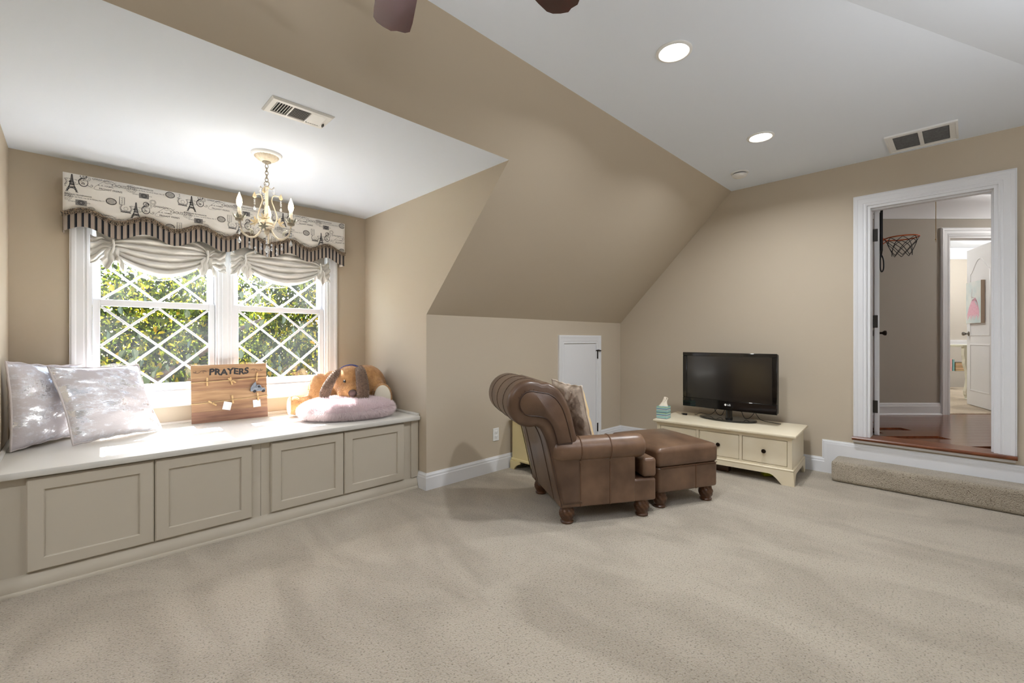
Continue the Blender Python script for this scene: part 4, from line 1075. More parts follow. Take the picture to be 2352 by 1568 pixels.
body = bpy.data.objects.new('plush_body', me); C.objects.link(body); body.parent = dg
def sampler(me_):
    L_ = [([me_.vertices[i].co.copy() for i in p_.vertices], p_.normal.copy()) for p_ in me_.polygons]
    def f():
        vs_, n_ = random.choice(L_); w_ = [random.random() for _ in vs_]; t_ = sum(w_); q_ = Vector((0, 0, 0))
        for a_, b__ in zip(vs_, w_): q_ += a_*(b__/t_)
        return q_, n_
    return f
f_ = strands(sampler(me), 52000, .010, .0006, Vector((0, .1, -.4)), .5).build('fur', M['plushstrand'], dg, smooth=0, recalc=False); f_['kind'] = 'stuff'
def ear(pts, ws, th_):
    mb = MB(); P_ = cat([Vector(p_) for p_ in pts], 5); W_ = []
    k = len(P_); V = []; n_ = 12
    for i, p_ in enumerate(P_):
        t = i/(k-1); f = t*(len(ws)-1); j = min(int(f), len(ws)-2); w_ = ws[j]*(1-(f-j))+ws[j+1]*(f-j)
        tg = (P_[min(i+1, k-1)]-P_[max(i-1, 0)]).normalized(); side_ = Vector((0, 1, 0)).cross(tg).normalized(); up = tg.cross(side_)
        for a in range(n_):
            an = 2*PI*a/n_; V.append(tuple(p_+side_*w_*math.cos(an)+up*th_*math.sin(an)*(min(1, 3*min(t, 1-t)+.35))))
    F = [(i*n_+a, i*n_+(a+1) % n_, (i+1)*n_+(a+1) % n_, (i+1)*n_+a) for i in range(k-1) for a in range(n_)]
    F += [tuple(range(n_))[::-1], tuple((k-1)*n_+a for a in range(n_))]
    mb.add(V, F); return mb
def ear_obj(pts, ws):
    o = ear(pts, ws, .016).build('ear', M['ear'], dg, smooth=180)
    f = strands(sampler(o.data), 8000, .009, .0006, Vector((0, .1, -.4)), .5).build('ear_fur', M['earstrand'], o, smooth=0, recalc=False); f['kind'] = 'stuff'
ear_obj([(-.040, .13, .365), (-.085, .185, .335), (-.125, .225, .27), (-.155, .240, .20), (-.165, .24, .150)], [.014, .028, .036, .040, .026])
ear_obj([(.095, .150, .392), (.112, .225, .352), (.122, .275, .275), (.128, .295, .20), (.128, .30, .130)], [.024, .040, .046, .047, .040])
MB().ball((-.012, .222, .282), (.012, .011, .012), 12, 8).build('eye', M['tvblack'], dg, smooth=180)
MB().ball((.050, .276, .192), (.034, .020, .029), 14, 10).build('nose', M['nose'], dg, smooth=180)
MB().ball((-.425, .07, .085), (.022, .052, .072), 14, 10).build('foot_pad', M['pad'], dg, smooth=180)
MB().ball((.286, .176, .138), (.068, .020, .100), 18, 12).build('foot_pad', M['pad'], dg, smooth=180)
bn = []
MB().tube([(.036+.126*math.cos(a), .050+.02*math.sin(a), .270+.128*math.sin(a)) for a in lin(-.7, PI+.3, 26)], .020, 8, flat=.55).build('bandana', M['bandana'], dg, smooth=60)

# ------------------------------------------------------------------ leather chair
CHR = thing('leather_chair', 'brown leather armchair with a rolled scroll back', 'armchair', (2.313, 1.828, 0), math.radians(-31))
# local x = seat direction, y = across, away from the near side
def offset_poly(P_, d):
    out = []; k = len(P_)
    for i in range(k):
        a = Vector(P_[i-1]); b_ = Vector(P_[i]); c_ = Vector(P_[(i+1) % k])
        t = (c_-a).normalized(); out.append((b_.x-t.y*d, b_.y+t.x*d))
    return out
def cat2(P_, n=4):
    return [(v.x, v.y) for v in cat([Vector((a, b_, 0)) for a, b_ in P_], n)]
rc = (-.262, .795); rr = .150
prof = cat2([(-.055, .118), (-.085, .25), (-.118, .40), (-.155, .55), (-.20, .645)], 4)[:-1]
a0, a1 = math.radians(-62), math.radians(-305)
prof += [(rc[0]+rr*math.cos(a), rc[1]+rr*math.sin(a)) for a in lin(math.radians(-75), math.radians(-300), 26)]
prof += cat2([(-.165, .935), (-.085, .895), (-.025, .82), (.015, .72), (.045, .60), (.075, .47), (.09, .33), (.09, .118)], 4)[1:]
BY0, BY1 = -.035, .655
def loft(P_, stations):
    mb = MB(); k = len(P_); V = []; F = []
    for (y, off) in stations:
        Q = offset_poly(P_, off) if off else P_
        V += [(a, y, z) for a, z in Q]
    m_ = len(stations)
    for i in range(m_-1):
        for j in range(k): F.append((i*k+j, i*k+(j+1) % k, (i+1)*k+(j+1) % k, (i+1)*k+j))
    F.append(tuple(range(k))[::-1]); F.append(tuple((m_-1)*k+j for j in range(k)))
    return mb.add(V, F)
def area2(P_): return sum(P_[i-1][0]*P_[i][1]-P_[i][0]*P_[i-1][1] for i in range(len(P_)))/2
SG = 1 if area2(prof) > 0 else -1     # offset_poly goes inwards for counter-clockwise outlines
st_ = [(BY0, .030*SG), (BY0+.006, .016*SG), (BY0+.014, .007*SG), (BY0+.028, 0)]
st_ += [(y, 0) for y in lin(BY0+.06, BY1-.06, 8)]+[(BY1-.028, 0), (BY1-.014, .007*SG), (BY1-.006, .016*SG), (BY1, .030*SG)]
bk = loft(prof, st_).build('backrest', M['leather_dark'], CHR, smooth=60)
# scroll panels at both ends of the back
inner = [(rc[0]+.078*math.cos(a), rc[1]+.005+.078*math.sin(a)) for a in lin(math.radians(-110), math.radians(-290), 18)]
pan = inner+cat2([(-.170, .868), (-.105, .83), (-.055, .76), (-.02, .66), (.0, .58), (.012, .535)], 3)[1:]+[(-.085, .532)]+cat2([(-.095, .57), (-.12, .645), (-.155, .695), (-.205, .715), (-.26, .722)], 3)
for y, nm in ((BY0, -1), (BY1, 1)):
    q = MB(); s0 = y-nm*.012
    q = loft(pan, [(s0, 0), (y+nm*.006, 0), (y+nm*.012, .008*(1 if area2(pan) > 0 else -1))]) if nm > 0 else loft(pan, [(y-.012, .008*(1 if area2(pan) > 0 else -1)), (y-.006, 0), (s0, 0)])
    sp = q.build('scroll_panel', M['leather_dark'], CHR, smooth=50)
    MB().tube([(a, y+nm*.007, z) for a, z in pan], .0045, 6, closed=True).build('welt', M['welt'], sp, smooth=60)
# pleats radiating from the scroll and seams over the roll
for j, an in enumerate(lin(math.radians(-205), math.radians(-300), 6)):
    q = [(rc[0]+r_*math.cos(an), BY0-.001+max(0, (r_-.085))*.45, rc[1]+.005+r_*math.sin(an)) for r_ in lin(.084, .146, 6)]
    MB().tube(q, [.0032, .003, .0028, .0024, .002, .001], 5).build('pleat', M['welt'], bk, smooth=60)
roll = [(rc[0]+(rr+.0005)*math.cos(a), rc[1]+(rr+.0005)*math.sin(a)) for a in lin(math.radians(-80), math.radians(-300), 24)]
for y in (.12, .31, .50):
    MB().tube([(a, y, z) for a, z in roll], .0022, 5).build('seam', M['welt'], bk, smooth=60)
rear = [(a-.0005, z) for a, z in cat2([(-.055, .125), (-.085, .25), (-.118, .40), (-.155, .55), (-.205, .65)], 4)]
for y in (BY0+.004, .12, .50, BY1-.004):
    MB().tube([(a, y, z) for a, z in rear], .0032, 5).build('seam', M['welt'], bk, smooth=60)
# base sides and front rail
for y0_, y1_ in ((-.028, .075), (.545, .648)):
    MB().rbox((.205, (y0_+y1_)/2, .268), (.268, (y1_-y0_)/2, .158), .016).build('side_panel', M['leather'], CHR)
for y in (-.029, .649):
    for x in (.075, .285):
        MB().tube([(x, y, .115), (x, y, .40)], .0042, 6).build('seam', M['seam'], CHR)
MB().rbox((.33, .31, .186), (.298, .335, .076), .018, n=8).build('front_rail', M['leather'], CHR)
# arms
def arm_mesh(yc, nm):
    mb = MB(); V = []; F = []; n_ = 20
    xs_ = [-.118, -.112, -.095, -.06, 0, .1, .2, .3, .4, .48, .515, .535, .546, .550]
    sc_ = [.55, .78, .93, 1, 1, 1, 1, 1, 1, 1, .97, .88, .70, .42]
    for x, s_ in zip(xs_, sc_):
        for j in range(n_):
            an = 2*PI*j/n_; V.append((x, yc+.080*s_*math.cos(an), .482+.083*s_*math.sin(an)))
    for i in range(len(xs_)-1):
        for j in range(n_): F.append((i*n_+j, i*n_+(j+1) % n_, (i+1)*n_+(j+1) % n_, (i+1)*n_+j))
    F += [tuple(range(n_))[::-1], tuple((len(xs_)-1)*n_+j for j in range(n_))]
    return mb.add(V, F)
for yc in (.022,):
    am = arm_mesh(yc, 0).build('armrest', M['leather'], CHR, smooth=180)
    for x in (.075, .285):
        MB().tube([(x, yc+.081*math.cos(a), .482+.084*math.sin(a)) for a in lin(0, 2*PI, 25)[:-1]], .0040, 5, closed=True).build('welt', M['seam'], am, smooth=60)
# seat cushion (T shaped: body plus front that laps the arms)
sc = MB(); sc.rbox((.35, .31, .335), (.275, .212, .072), .035, n=10, crown=lambda x, y, z: (0, 0, .018*(1-x*x)*(1-y*y) if z > .9 else 0)); sc.rbox((.582, .31, .333), (.052, .335, .066), .026, n=10)
sc.build('seat_cushion', M['leather'], CHR)
def foot_mesh(h):
    return MB().lathe([(.020, 0), (.041, .002), (.044, .012), (.036, .020), (.038, .026), (.042, .034), (.046, .044), (.049, .054), (.050, .064), (.049, .074), (.046, .084), (.042, .094), (.038, h-.010), (.039, h-.004), (.040, h)], n=72,
                      mod=lambda a, t: 1+(.075*math.cos(9*(a+t*2.4)) if .3 < t < .9 else 0))
ft = None
for x, y in ((0, .025), (.545, .025), (0, .600), (.545, .600)):
    if ft is None: ft = foot_mesh(.116).build('foot', M['footwood'], CHR, smooth=50); o = ft
    else: o = copy_obj(ft, CHR)
    o.location = (x, y, 0)
# ottoman
OT = thing('ottoman', 'brown leather ottoman pushed against the front of the armchair', 'ottoman', (3.002, 1.543, 0), math.radians(-24.6))
MB().rbox((.225, .265, .205), (.265, .305, .092), .020, n=9).build('base', M['leather'], OT)
oc = MB().rbox((.225, .265, .362), (.272, .312, .070), .034, n=12, crown=lambda x, y, z: (0, 0, .026*(1-x*x)*(1-y*y) if z > .9 else 0)).build('cushion', M['leather'], OT)
MB().tube([(-.040, -.038, .405), (.490, -.038, .405)], .003, 5).build('seam', M['seam'], oc)
MB().tube([(.29, -.041, .118), (.29, -.041, .292)], .0036, 5).build('seam', M['seam'], OT)
MB().tube([(.49, -.035, .29)]+[(x, -.041, .293) for x in lin(.46, -.02, 8)], .003, 5).build('seam', M['seam'], OT)
for x, y in ((.015, .02), (.435, .02), (.015, .51), (.435, .51)):
    o = copy_obj(ft, OT); o.location = (x, y, 0)

def from_chair(x, y, z):
    a = math.radians(-31); return (2.313+x*math.cos(a)-y*math.sin(a), 1.828+x*math.sin(a)+y*math.cos(a), z)
pillow('throw_pillow', 'champagne foil print pillow resting on the leather armchair', from_chair(.165, .50, .425), from_chair(.240, .085, .425), from_chair(.135, .10, .885), from_chair(.065, .53, .90), .13, M['champagne'], M['pillowback'], 4.4, M['champagne'])

# ------------------------------------------------------------------ pale yellow cabinet behind the chair
yc = thing('side_cabinet', 'pale yellow cabinet with bracket feet behind the armchair', 'cabinet', (3.15, 2.80, 0))
MB().box(-.21, .21, -.17, .19, .075, .46, bev=.004).build('body', M['yellow'], yc, smooth=30)
MB().box(-.228, .228, -.19, .20, .46, .482, bev=.006).build('top', M['yellow'], yc, smooth=30)
MB().box(-.222, .222, -.182, .195, .075, .10, bev=.006).build('base_molding', M['yellow'], yc, smooth=30)
def bracket(w, h): return [(0, 0), (w*.42, 0), (w*.5, h*.25), (w*.72, h*.55), (w, h*.72), (w, h), (0, h)]
for sx in (-1, 1):
    for q in (MB().prism([(-.182+a*1.0, z) for a, z in bracket(.12, .078)], lambda y, z, h: (h, y, z), sx*.222-.009, sx*.222+.009), MB().prism([(.195-a, z) for a, z in bracket(.12, .078)], lambda y, z, h: (h, y, z), sx*.222-.009, sx*.222+.009)):
        q.build('bracket_foot', M['yellow'], yc, smooth=0)
for z0_, z1_ in ((.12, .275), (.285, .44)):
    d = MB().box(-.19, .19, -.184, -.17, z0_, z1_, bev=.003).build('drawer', M['yellow'], yc, smooth=30)
    MB().lathe([(0, .022), (.012, .020), (.014, .012), (.007, .004), (.007, 0)], n=12, M=Matrix.Translation((0, -.184, (z0_+z1_)/2)) @ Matrix.Rotation(PI/2, 4, 'X')).build('knob', M['bronze'], d)

# ------------------------------------------------------------------ TV stand
SA = math.radians(-85.4)
ts = thing('tv_stand', 'low cream three drawer stand with bracket feet under the television', 'tv stand', (4.4445, 1.594, 0), SA)
# local x from left to right seen from the room, local y towards the wall
L2, Dp = .603, .32
MB().box(-L2, L2, -Dp, Dp, .397, .420, bev=.007, seg=2).build('top', M['cream'], ts, smooth=40)
MB().box(-L2+.02, L2-.02, -Dp+.02, Dp-.01, .385, .397, bev=.003).build('cornice', M['cream'], ts, smooth=30)
bx0, bx1, by0, by1 = -L2+.032, L2-.032, -Dp+.034, Dp-.02
body_ = MB()
body_.box(bx0, bx1, by0+.02, by1, .12, .385); body_.box(bx0, bx1, by0, by0+.02, .366, .385); body_.box(bx0, bx1, by0, by0+.02, .12, .150)
dxs = [(-.535, -.197), (-.169, .169), (.197, .535)]
for a, c in ((bx0, -.538), (-.194, -.172), (.172, .194), (.538, bx1)): body_.box(a, c, by0, by0+.02, .150, .366)
body_.build('body', M['cream'], ts, smooth=0)
MB().box(bx0-.012, bx1+.012, by0-.012, by1+.004, .118, .134, bev=.005).build('base_molding', M['cream'], ts, smooth=30)
for a, c in dxs:
    d = MB().box(a, c, by0+.002, by0+.019, .153, .362, bev=.003).build('drawer', M['cream'], ts, smooth=30)
    MB().lathe([(0, .028), (.014, .026), (.018, .019), (.016, .012), (.007, .007), (.007, 0)], n=16, M=Matrix.Translation(((a+c)/2, by0+.002, .258)) @ Matrix.Rotation(PI/2, 4, 'X')).build('knob', M['bronze'], d)
# bracket base: front apron with cut-out, side feet
fx0, fx1 = bx0-.012, bx1+.012
ap = [(fx0, .118), (fx0-.006, 0), (fx0+.085, 0)]+[(fx0+.085+.10*t, .078*math.sin(t*PI/2)) for t in lin(.12, 1, 8)]+[(fx1-.085-.10*t, .078*math.sin(t*PI/2)) for t in lin(1, .12, 8)]+[(fx1-.085, 0), (fx1+.006, 0), (fx1, .118)]
MB().prism(ap, lambda x, z, h: (x, h, z), by0-.012, by0+.008).build('front_apron', M['cream'], ts, smooth=0)
for xx in (fx0, fx1-.02):
    sa = [(by0-.012, .118), (by0-.016, 0), (by0+.06, 0)]+[(by0+.06+.07*t, .078*math.sin(t*PI/2)) for t in lin(.12, 1, 7)]+[(by1-.06-.07*t, .078*math.sin(t*PI/2)) for t in lin(1, .12, 7)]+[(by1-.06, 0), (by1+.004, 0), (by1+.004, .118)]
    MB().prism(sa, lambda y, z, h: (h, y, z), xx, xx+.02).build('side_apron', M['cream'], ts, smooth=0)
MB().box(-.06, .06, -.2, -.12, 0, .118).build('centre_block', M['footwood'], ts, smooth=0)
pk = thing('snack_packet', 'yellow green packet lying on the carpet under the television stand', 'packet', (4.42, 1.20, 0), -1.0)
MB().rbox((0, 0, .030), (.09, .055, .028), .022, n=5, crown=lambda x, y, z: (0, 0, -.010*(abs(x)**3))).build('bag', M['packet'], pk, smooth=180)
MB().box(.082, .10, -.05, .05, .024, .030).build('sealed_edge', M['packet'], pk, smooth=0)

# ------------------------------------------------------------------ television
TX, TY0, TY1, TZ0, TZ1 = 4.50, 1.189, 2.058, .522, 1.074
tv = thing('television', 'black flat screen television with glossy frame on the cream stand', 'television', (4.555, (TY0+TY1)/2, .42))
def TL(x, y, z): return (x-4.555, y-(TY0+TY1)/2, z-.42)
yc_ = (TY0+TY1)/2; hw_ = (TY1-TY0)/2
q = MB()   # bezel frame
so_ = [(.040, TZ0+.085), (.034, TZ1-.030)]
pathb = [TL(TX, yc_-hw_+.042, TZ0+.092), TL(TX, yc_+hw_-.042, TZ0+.092), TL(TX, yc_+hw_-.042, TZ1-.036), TL(TX, yc_-hw_+.042, TZ1-.036)]
q.box(*[v for pr in zip(TL(TX+.012, TY0+.004, TZ0+.004), TL(TX+.075, TY1-.004, TZ1-.004)) for v in pr], bev=.012, seg=2)
q.build('housing', M['black'], tv, smooth=40)
q = MB()
zA, zB_, yA, yB = TZ0+.092, TZ1-.036, TY0+.042, TY1-.042
def bz(y0_, y1_, z0_, z1_): 
    a, b_ = TL(TX, y0_, z0_), TL(TX+.016, y1_, z1_); q.box(a[0], b_[0], a[1], b_[1], a[2], b_[2], bev=.004)
bz(TY0, TY1, TZ0, zA); bz(TY0, TY1, zB_, TZ1); bz(TY0, yA, zA, zB_); bz(yB, TY1, zA, zB_)
q.build('bezel', M['tvblack'], tv, smooth=40)
a, b_ = TL(TX+.008, yA, zA), TL(TX+.013, yB, zB_)
MB().box(a[0], b_[0], a[1], b_[1], a[2], b_[2]).build('screen', M['screen'], tv, smooth=0)
lo = MB()
vs2, fs = text2d('LG', .024, .02)
lo.add([TL(TX-.0008, yc_-.008-x, TZ0+.043+z) for x, z in vs2], fs)
dv = arc(0, 0, .0105, .0105, 0, 2*PI, 20)[:-1]
lo.add([TL(TX-.0008, yc_+.010-x, TZ0+.051+z) for x, z in dv], [tuple(range(len(dv)))])
lo.build('logo', M['plastic'], tv, smooth=0, recalc=False)
MB().lathe([(.035, .0), (.030, .02), (.030, .13)], n=20, M=Matrix.Translation(TL(4.565, yc_, .44))).build('neck', M['tvblack'], tv)
el_ = [(.150*math.cos(a), .265*math.sin(a)) for a in lin(0, 2*PI, 49)[:-1]]
q = MB(); q.prism(el_, lambda x, y, h: TL(4.575+x, yc_+.02+y, h), .422, .434); q.prism([(x*.97, y*.97) for x, y in el_], lambda x, y, h: TL(4.575+x, yc_+.02+y, h), .434, .438)
q.build('base', M['tvblack'], tv, smooth=30)
for pts in ([(4.60, 1.45, .60), (4.62, 1.38, .47), (4.60, 1.33, .445), (4.63, 1.25, .432), (4.66, 1.20, .424)], [(4.62, 1.72, .58), (4.60, 1.80, .455), (4.57, 1.90, .455), (4.60, 1.96, .43), (4.66, 2.00, .424)],
            [(4.62, 1.66, .58), (4.60, 1.70, .46), (4.59, 1.74, .46), (4.62, 1.78, .50), (4.64, 1.80, .58)], [(4.62, 1.55, .58), (4.60, 1.50, .46), (4.60, 1.46, .45), (4.63, 1.42, .50), (4.64, 1.40, .58)]):
    MB().tube([TL(*p_) for p_ in cat([Vector(x) for x in pts], 6)], .0028, 6).build('cable', M['black'], tv, smooth=60)
pg = thing('power_plug', 'black power cord end with plug lying on the cream stand', 'plug', (4.55, 2.05, .42))
MB().tube([(.05, .06, .006), (.02, .05, .006), (.0, .035, .007), (-.01, .02, .007)], .0032, 6).build('cord', M['black'], pg)
MB().rbox((-.014, .0, .010), (.010, .022, .009), .004, n=2).build('plug_head', M['black'], pg)
# ------------------------------------------------------------------ tissue box
tb = thing('tissue_box', 'striped blue green cube tissue box with a white tissue pulled up', 'tissue box', (4.215, 2.125, .42), math.radians(6))
MB().box(-.053, .053, -.053, .053, 0, .118, bev=.002).build('carton', M['tissuebox'], tb, smooth=0)
def tis(u, v):
    a = 2*PI*u; r_ = .036*(1-.75*v)+.012*math.sin(3*a+1)*(1-v)
    return (r_*math.cos(a)*.9+.012*v, r_*math.sin(a)*1.1-.02*v*v+.012*math.sin(a*2)*v, .116+.078*v+.016*math.sin(a+1)*v)
MB().grid(tis, 25, 10).build('tissue', M['tissue'], tb, smooth=180, solid=.001)

# ------------------------------------------------------------------ wall outlet
ou = thing('wall_outlet', 'white duplex power outlet on the knee wall', 'outlet', (2.769, Yk, .333))
MB().box(-.036, .036, -.006, -.0005, -.0585, .0585, bev=.002).build('cover_plate', M['plastic'], ou, smooth=30)
for z in (-.021, .021):
    f = MB().box(-.017, .017, -.009, -.005, z-.014, z+.014, bev=.004).build('socket', M['plastic'], ou, smooth=30)
    for x in (-.006, .006): MB().box(x-.0012, x+.0012, -.0094, -.0088, z-.003, z+.006).build('slot', M['slot'], f, smooth=0)
    MB().box(-.002, .002, -.0094, -.0088, z-.010, z-.006).build('slot', M['slot'], f, smooth=0)

# ------------------------------------------------------------------ hall beyond the doorway
HF = .355; HC = 2.80; RZ = math.radians(YAW-90)     # local (R right, D away) of the angled hall wall
def hall(name, mb, m, smooth=0): return struct(mb.build(name, m, smooth=smooth, rz=RZ))
ph = [(Xt+T, -1.7), (Xt+T, 1.1), (6.25, 1.1), (9.2, -1.85), (9.2, -2.2), (5.2, -2.2)]
DW = 5.05
struct(MB().prism([(Xt+.165, -2.4), (Xt+.165, 1.2), (6.1, 1.2), (9.6, -2.25), (9.6, -2.4)], lambda x, y, h: (x, y, h), HF-.1, HF-.012).build('floor_hall_base', M['hardwood'], smooth=0))
flh = sroot('floor_hall', (0, 0, HF), RZ)
row = 0; D_ = 3.55
def clipx(R_, D0):  # keep planks beyond the sill: world X > Xt+.165
    return True
pl_cache = {}
while D_ < DW-.005:
    w_ = .125; R_ = 3.0+.37*(row % 3)
    while R_ < 7.2:
        ln_ = [1.1, .8, 1.35][int(R_*7) % 3]
        a0_, a1_ = R_+.0008, R_+ln_-.0008; d0_, d1_ = D_+.0008, min(D_+w_, DW)-.0008
        # the plank must lie past the sill line x = Xt+.167:  x = D*c + R*s
        cc_, ss_ = math.cos(math.radians(YAW)), math.sin(math.radians(YAW)); lim = Xt+.167
        poly = [(a0_, d0_), (a1_, d0_), (a1_, d1_), (a0_, d1_)]
        out = []
        for i in range(4):
            P_, Q_ = poly[i], poly[(i+1) % 4]; fp = P_[1]*cc_+P_[0]*ss_-lim; fq = Q_[1]*cc_+Q_[0]*ss_-lim
            if fp >= 0: out.append(P_)
            if fp*fq < 0: t = fp/(fp-fq); out.append((P_[0]+(Q_[0]-P_[0])*t, P_[1]+(Q_[1]-P_[1])*t))
        if len(out) >= 3: MB().prism(out, lambda x, y, h: (x, y, h), -.014, 0).build('plank', M['hardwood'], flh, smooth=0)
        R_ += ln_
    D_ += w_; row += 1
# angled wall with bedroom doorway
OR0, OR1, OZ1 = 4.930, 5.665, 2.37
b = MB(); b.box(3.4, OR0, DW, DW+.12, HF-.1, HC); b.box(OR1, 8.6, DW, DW+.12, HF-.1, HC); b.box(OR0, OR1, DW, DW+.12, OZ1, HC)
hall('wall_hall', b, M['hallwall'])
b = MB(); b.sweep([(OR1, DW, HF), (OR1, DW, OZ1), (OR0, DW, OZ1), (OR0, DW, HF)], (0, -1, 0), [(d, h*1.1) for d, h in CAS])
b.box(OR0, OR0+.02, DW-.004, DW+.125, HF, OZ1); b.box(OR1-.02, OR1, DW-.004, DW+.125, HF, OZ1); b.box(OR0, OR1, DW-.004, DW+.125, OZ1-.02, OZ1)
hall('trim_9', b, M['trim'], 30)
b = MB(); b.sweep([(3.4, DW, HF), (OR0-.092, DW, HF)], (0, 0, 1), [(d, h*1.0) for d, h in BB]); b.sweep([(3.4, DW-.016, HF), (OR0-.094, DW-.016, HF)], (0, 0, 1), [(0, 0), (.014, 0), (.012, .008), (.004, .016), (0, .016)])
hall('baseboard_hall', b, M['trim'], 30)
CR = [(0, 0), (.012, 0), (.02, .02), (.06, .075), (.085, .095), (.11, .11), (.14, .135), (.15, .16), (0, .16)]
b = MB(); b.sweep([(3.4, DW, HC-.235), (8.6, DW, HC-.235)], (0, 0, 1), [(d*.9, h*1.47) for d, h in CR])
hall('trim_10', b, M['trim'], 30)
struct(MB().prism([(Xt+T, -2.4), (Xt+T, 1.2), (6.1, 1.2), (9.6, -2.25), (9.6, -2.4)], lambda x, y, h: (x, y, h), HC, HC+.1).build('ceiling_hall', M['ceil'], smooth=0))
struct(MB().box(Xt+T, 6.2, 1.0, 1.1, HF-.1, HC).build('wall_hall_left', M['hallwall'], smooth=0))
struct(MB().box(Xt+T, 9.4, -2.3, -2.2, HF-.1, HC).build('wall_hall_right', M['hallwall'], smooth=0))
struct(MB().box(Xt+T, Xt+T+.01, -2.3, DY0-.02, HF-.1, HC).box(Xt+T, Xt+T+.01, DY1+.02, 1.05, HF-.1, HC).box(Xt+T, Xt+T+.01, DY0-.02, DY1+.02, DZ1+.02, HC).build('wall_hall_front', M['hallwall'], smooth=0))
# bedroom shell
B0, B1, BR0, BR1 = DW+.12, 7.9, 4.2, 8.8
hall('floor_bedroom', MB().box(BR0, BR1, DW+.06, B1, HF-.1, HF+.004), M['carpet2'])
hall('ceiling_bedroom', MB().box(BR0, BR1, B0, B1, HC, HC+.1), M['ceil'])
hall('wall_bedroom', MB().box(BR0-.1, BR1+.1, B1, B1+.1, HF-.1, HC).box(BR0-.1, BR0, B0, B1, HF-.1, HC).box(BR1, BR1+.1, B0, B1, HF-.1, HC), M['hallwall'])
b = MB(); b.sweep([(BR0, B1, HC-.18), (BR1, B1, HC-.18)], (0, 0, 1), [(d*.8, h*1.1) for d, h in CR]); hall('trim_11', b, M['trim'], 30)
b = MB(); b.sweep([(BR0, B1, 1.105), (BR1, B1, 1.105)], (0, 0, 1), [(0, 0), (.012, 0), (.014, .03), (.022, .05), (.026, .07), (.03, .09), (0, .09)]); hall('trim_12', b, M['trim'], 30)
# hall door (seen edge on) with hinges and knobs
d1 = sroot('door_1', (5.045, DY1-.030, HF+.008), math.radians(7.0), label='white hall door standing open, seen edge on', cat='door')
MB().box(0, .735, -.036, 0, 0, 2.0, bev=.002).build('slab', M['trim'], d1, smooth=30)
for z in (.25, 1.0, 1.76):
    MB().box(-.004, .0, -.024, .012, z-.055, z+.055, bev=.0015).tube([(-.004, .004, z-.052), (-.004, .004, z+.052)], .007, 8).build('hinge', M['iron'], d1)
for sg, y in ((-1, -.036), (1, 0)):
    MB().lathe([(.030, 0), (.030, .005), (.012, .010), (.011, .030), (.020, .040), (.026, .052), (.022, .064), (0, .070)], n=18, M=Matrix.Translation((.67, y, .905)) @ Matrix.Rotation(PI/2 if sg < 0 else -PI/2, 4, 'X')).build('knob', M['bronze'], d1)
# bedroom door
hd_ = Vector((OR1-.022, DW+.13)); dv_ = Vector((.459, .888)).normalized(); ang_ = math.atan2(dv_.y, dv_.x)
cw, sw_ = math.cos(RZ), math.sin(RZ)
d2_ = sroot('door_2', (hd_.x*cw-hd_.y*sw_, hd_.x*sw_+hd_.y*cw, HF+.012), RZ+ang_, label='white arch panelled bedroom door standing ajar', cat='door')
sl_ = MB().box(0, .715, 0, .036, 0, 1.99, bev=.002).build('slab', M['trim'], d2_, smooth=30)
PRF = [(0, .001), (.004, .005), (.012, .006), (.020, .002), (.024, .0)]
def panel(x0, x1, z0, z1, archh):
    pts = [(x0, 0, z0), (x1, 0, z0)]+([(x1, 0, z1)] if not archh else [(x1-(x1-x0)*t, 0, z1+archh*(math.sin(PI*t)**1.6)) for t in lin(0, 1, 15)])+([(x0, 0, z1)] if not archh else [])
    ptsL = [(x, .0365, z) for x, _, z in pts]
    MB().sweep(ptsL[::-1], (0, 1, 0), PRF, closed=True).build('panel_molding', M['trim'], d2_, smooth=30)
    MB().sweep([(x, -.0005, z) for x, _, z in pts], (0, -1, 0), PRF, closed=True).build('panel_molding', M['trim'], d2_, smooth=30)
panel(.115, .60, .90, 1.66, .17); panel(.115, .60, .20, .76, 0)
for y, rt in ((.036, -PI/2), (0, PI/2)):
    MB().lathe([(.030, 0), (.030, .005), (.012, .010), (.011, .030), (.020, .040), (.026, .052), (.022, .064), (0, .070)], n=18, M=Matrix.Translation((.655, y, .91)) @ Matrix.Rotation(rt, 4, 'X')).build('knob', M['nickel'], d2_)
# canvas hung on the bedroom door
Md = Matrix.Translation(d2_.location) @ Matrix.Rotation(RZ+ang_, 4, 'Z')
cv = thing('canvas_painting', 'small canvas with a loose pink brush figure hung on the bedroom door', 'painting'); cv.matrix_world = Md @ Matrix.Translation((.42, .038, 1.30))
MB().box(-.20, .20, .001, .036, -.26, .26, bev=.001).build('stretcher_sides', M['canvasside'], cv, smooth=0); MB().box(-.199, .199, .0362, .0368, -.259, .259).build('canvas', M['canvas'], cv, smooth=0)
q = MB()
for j in range(11):
    x = -.15+.030*j; v2, f2_ = ribbon([(.01+x*.1, .03), (x*.75, -.08), (x*1.0, -.15), (x*1.02, -.20-.025*math.sin(j*2.1))], lambda t: .008+.026*math.sin(PI*min(1, t*.9+.1))); q.add([(a, .0371+.0002*(j % 3), z) for a, z in v2], f2_)
for j in range(4):
    v2, f2_ = ribbon([(.0, .03), (-.06-.01*j, .05-.012*j), (-.11-.01*j, -.01-.02*j), (-.12-.015*j, -.07-.02*j)], lambda t: .020*(1-.5*t)); q.add([(a, .0379, z) for a, z in v2], f2_)
q.build('pink_strokes', M['pinkpaint'], cv, smooth=0, recalc=False)
q = MB()
for pts in ([(-.02, 0), (-.045, .06), (-.03, .12)], [(-.045, .05), (.05, .03), (.09, -.06)], [(-.03, .12), (-.035, .15)]):
    v2, f2_ = ribbon(pts, .007); q.add([(-a, .0383, z+.02) for a, z in v2], f2_)
q.build('grey_strokes', M['greypaint'], cv, smooth=0, recalc=False)
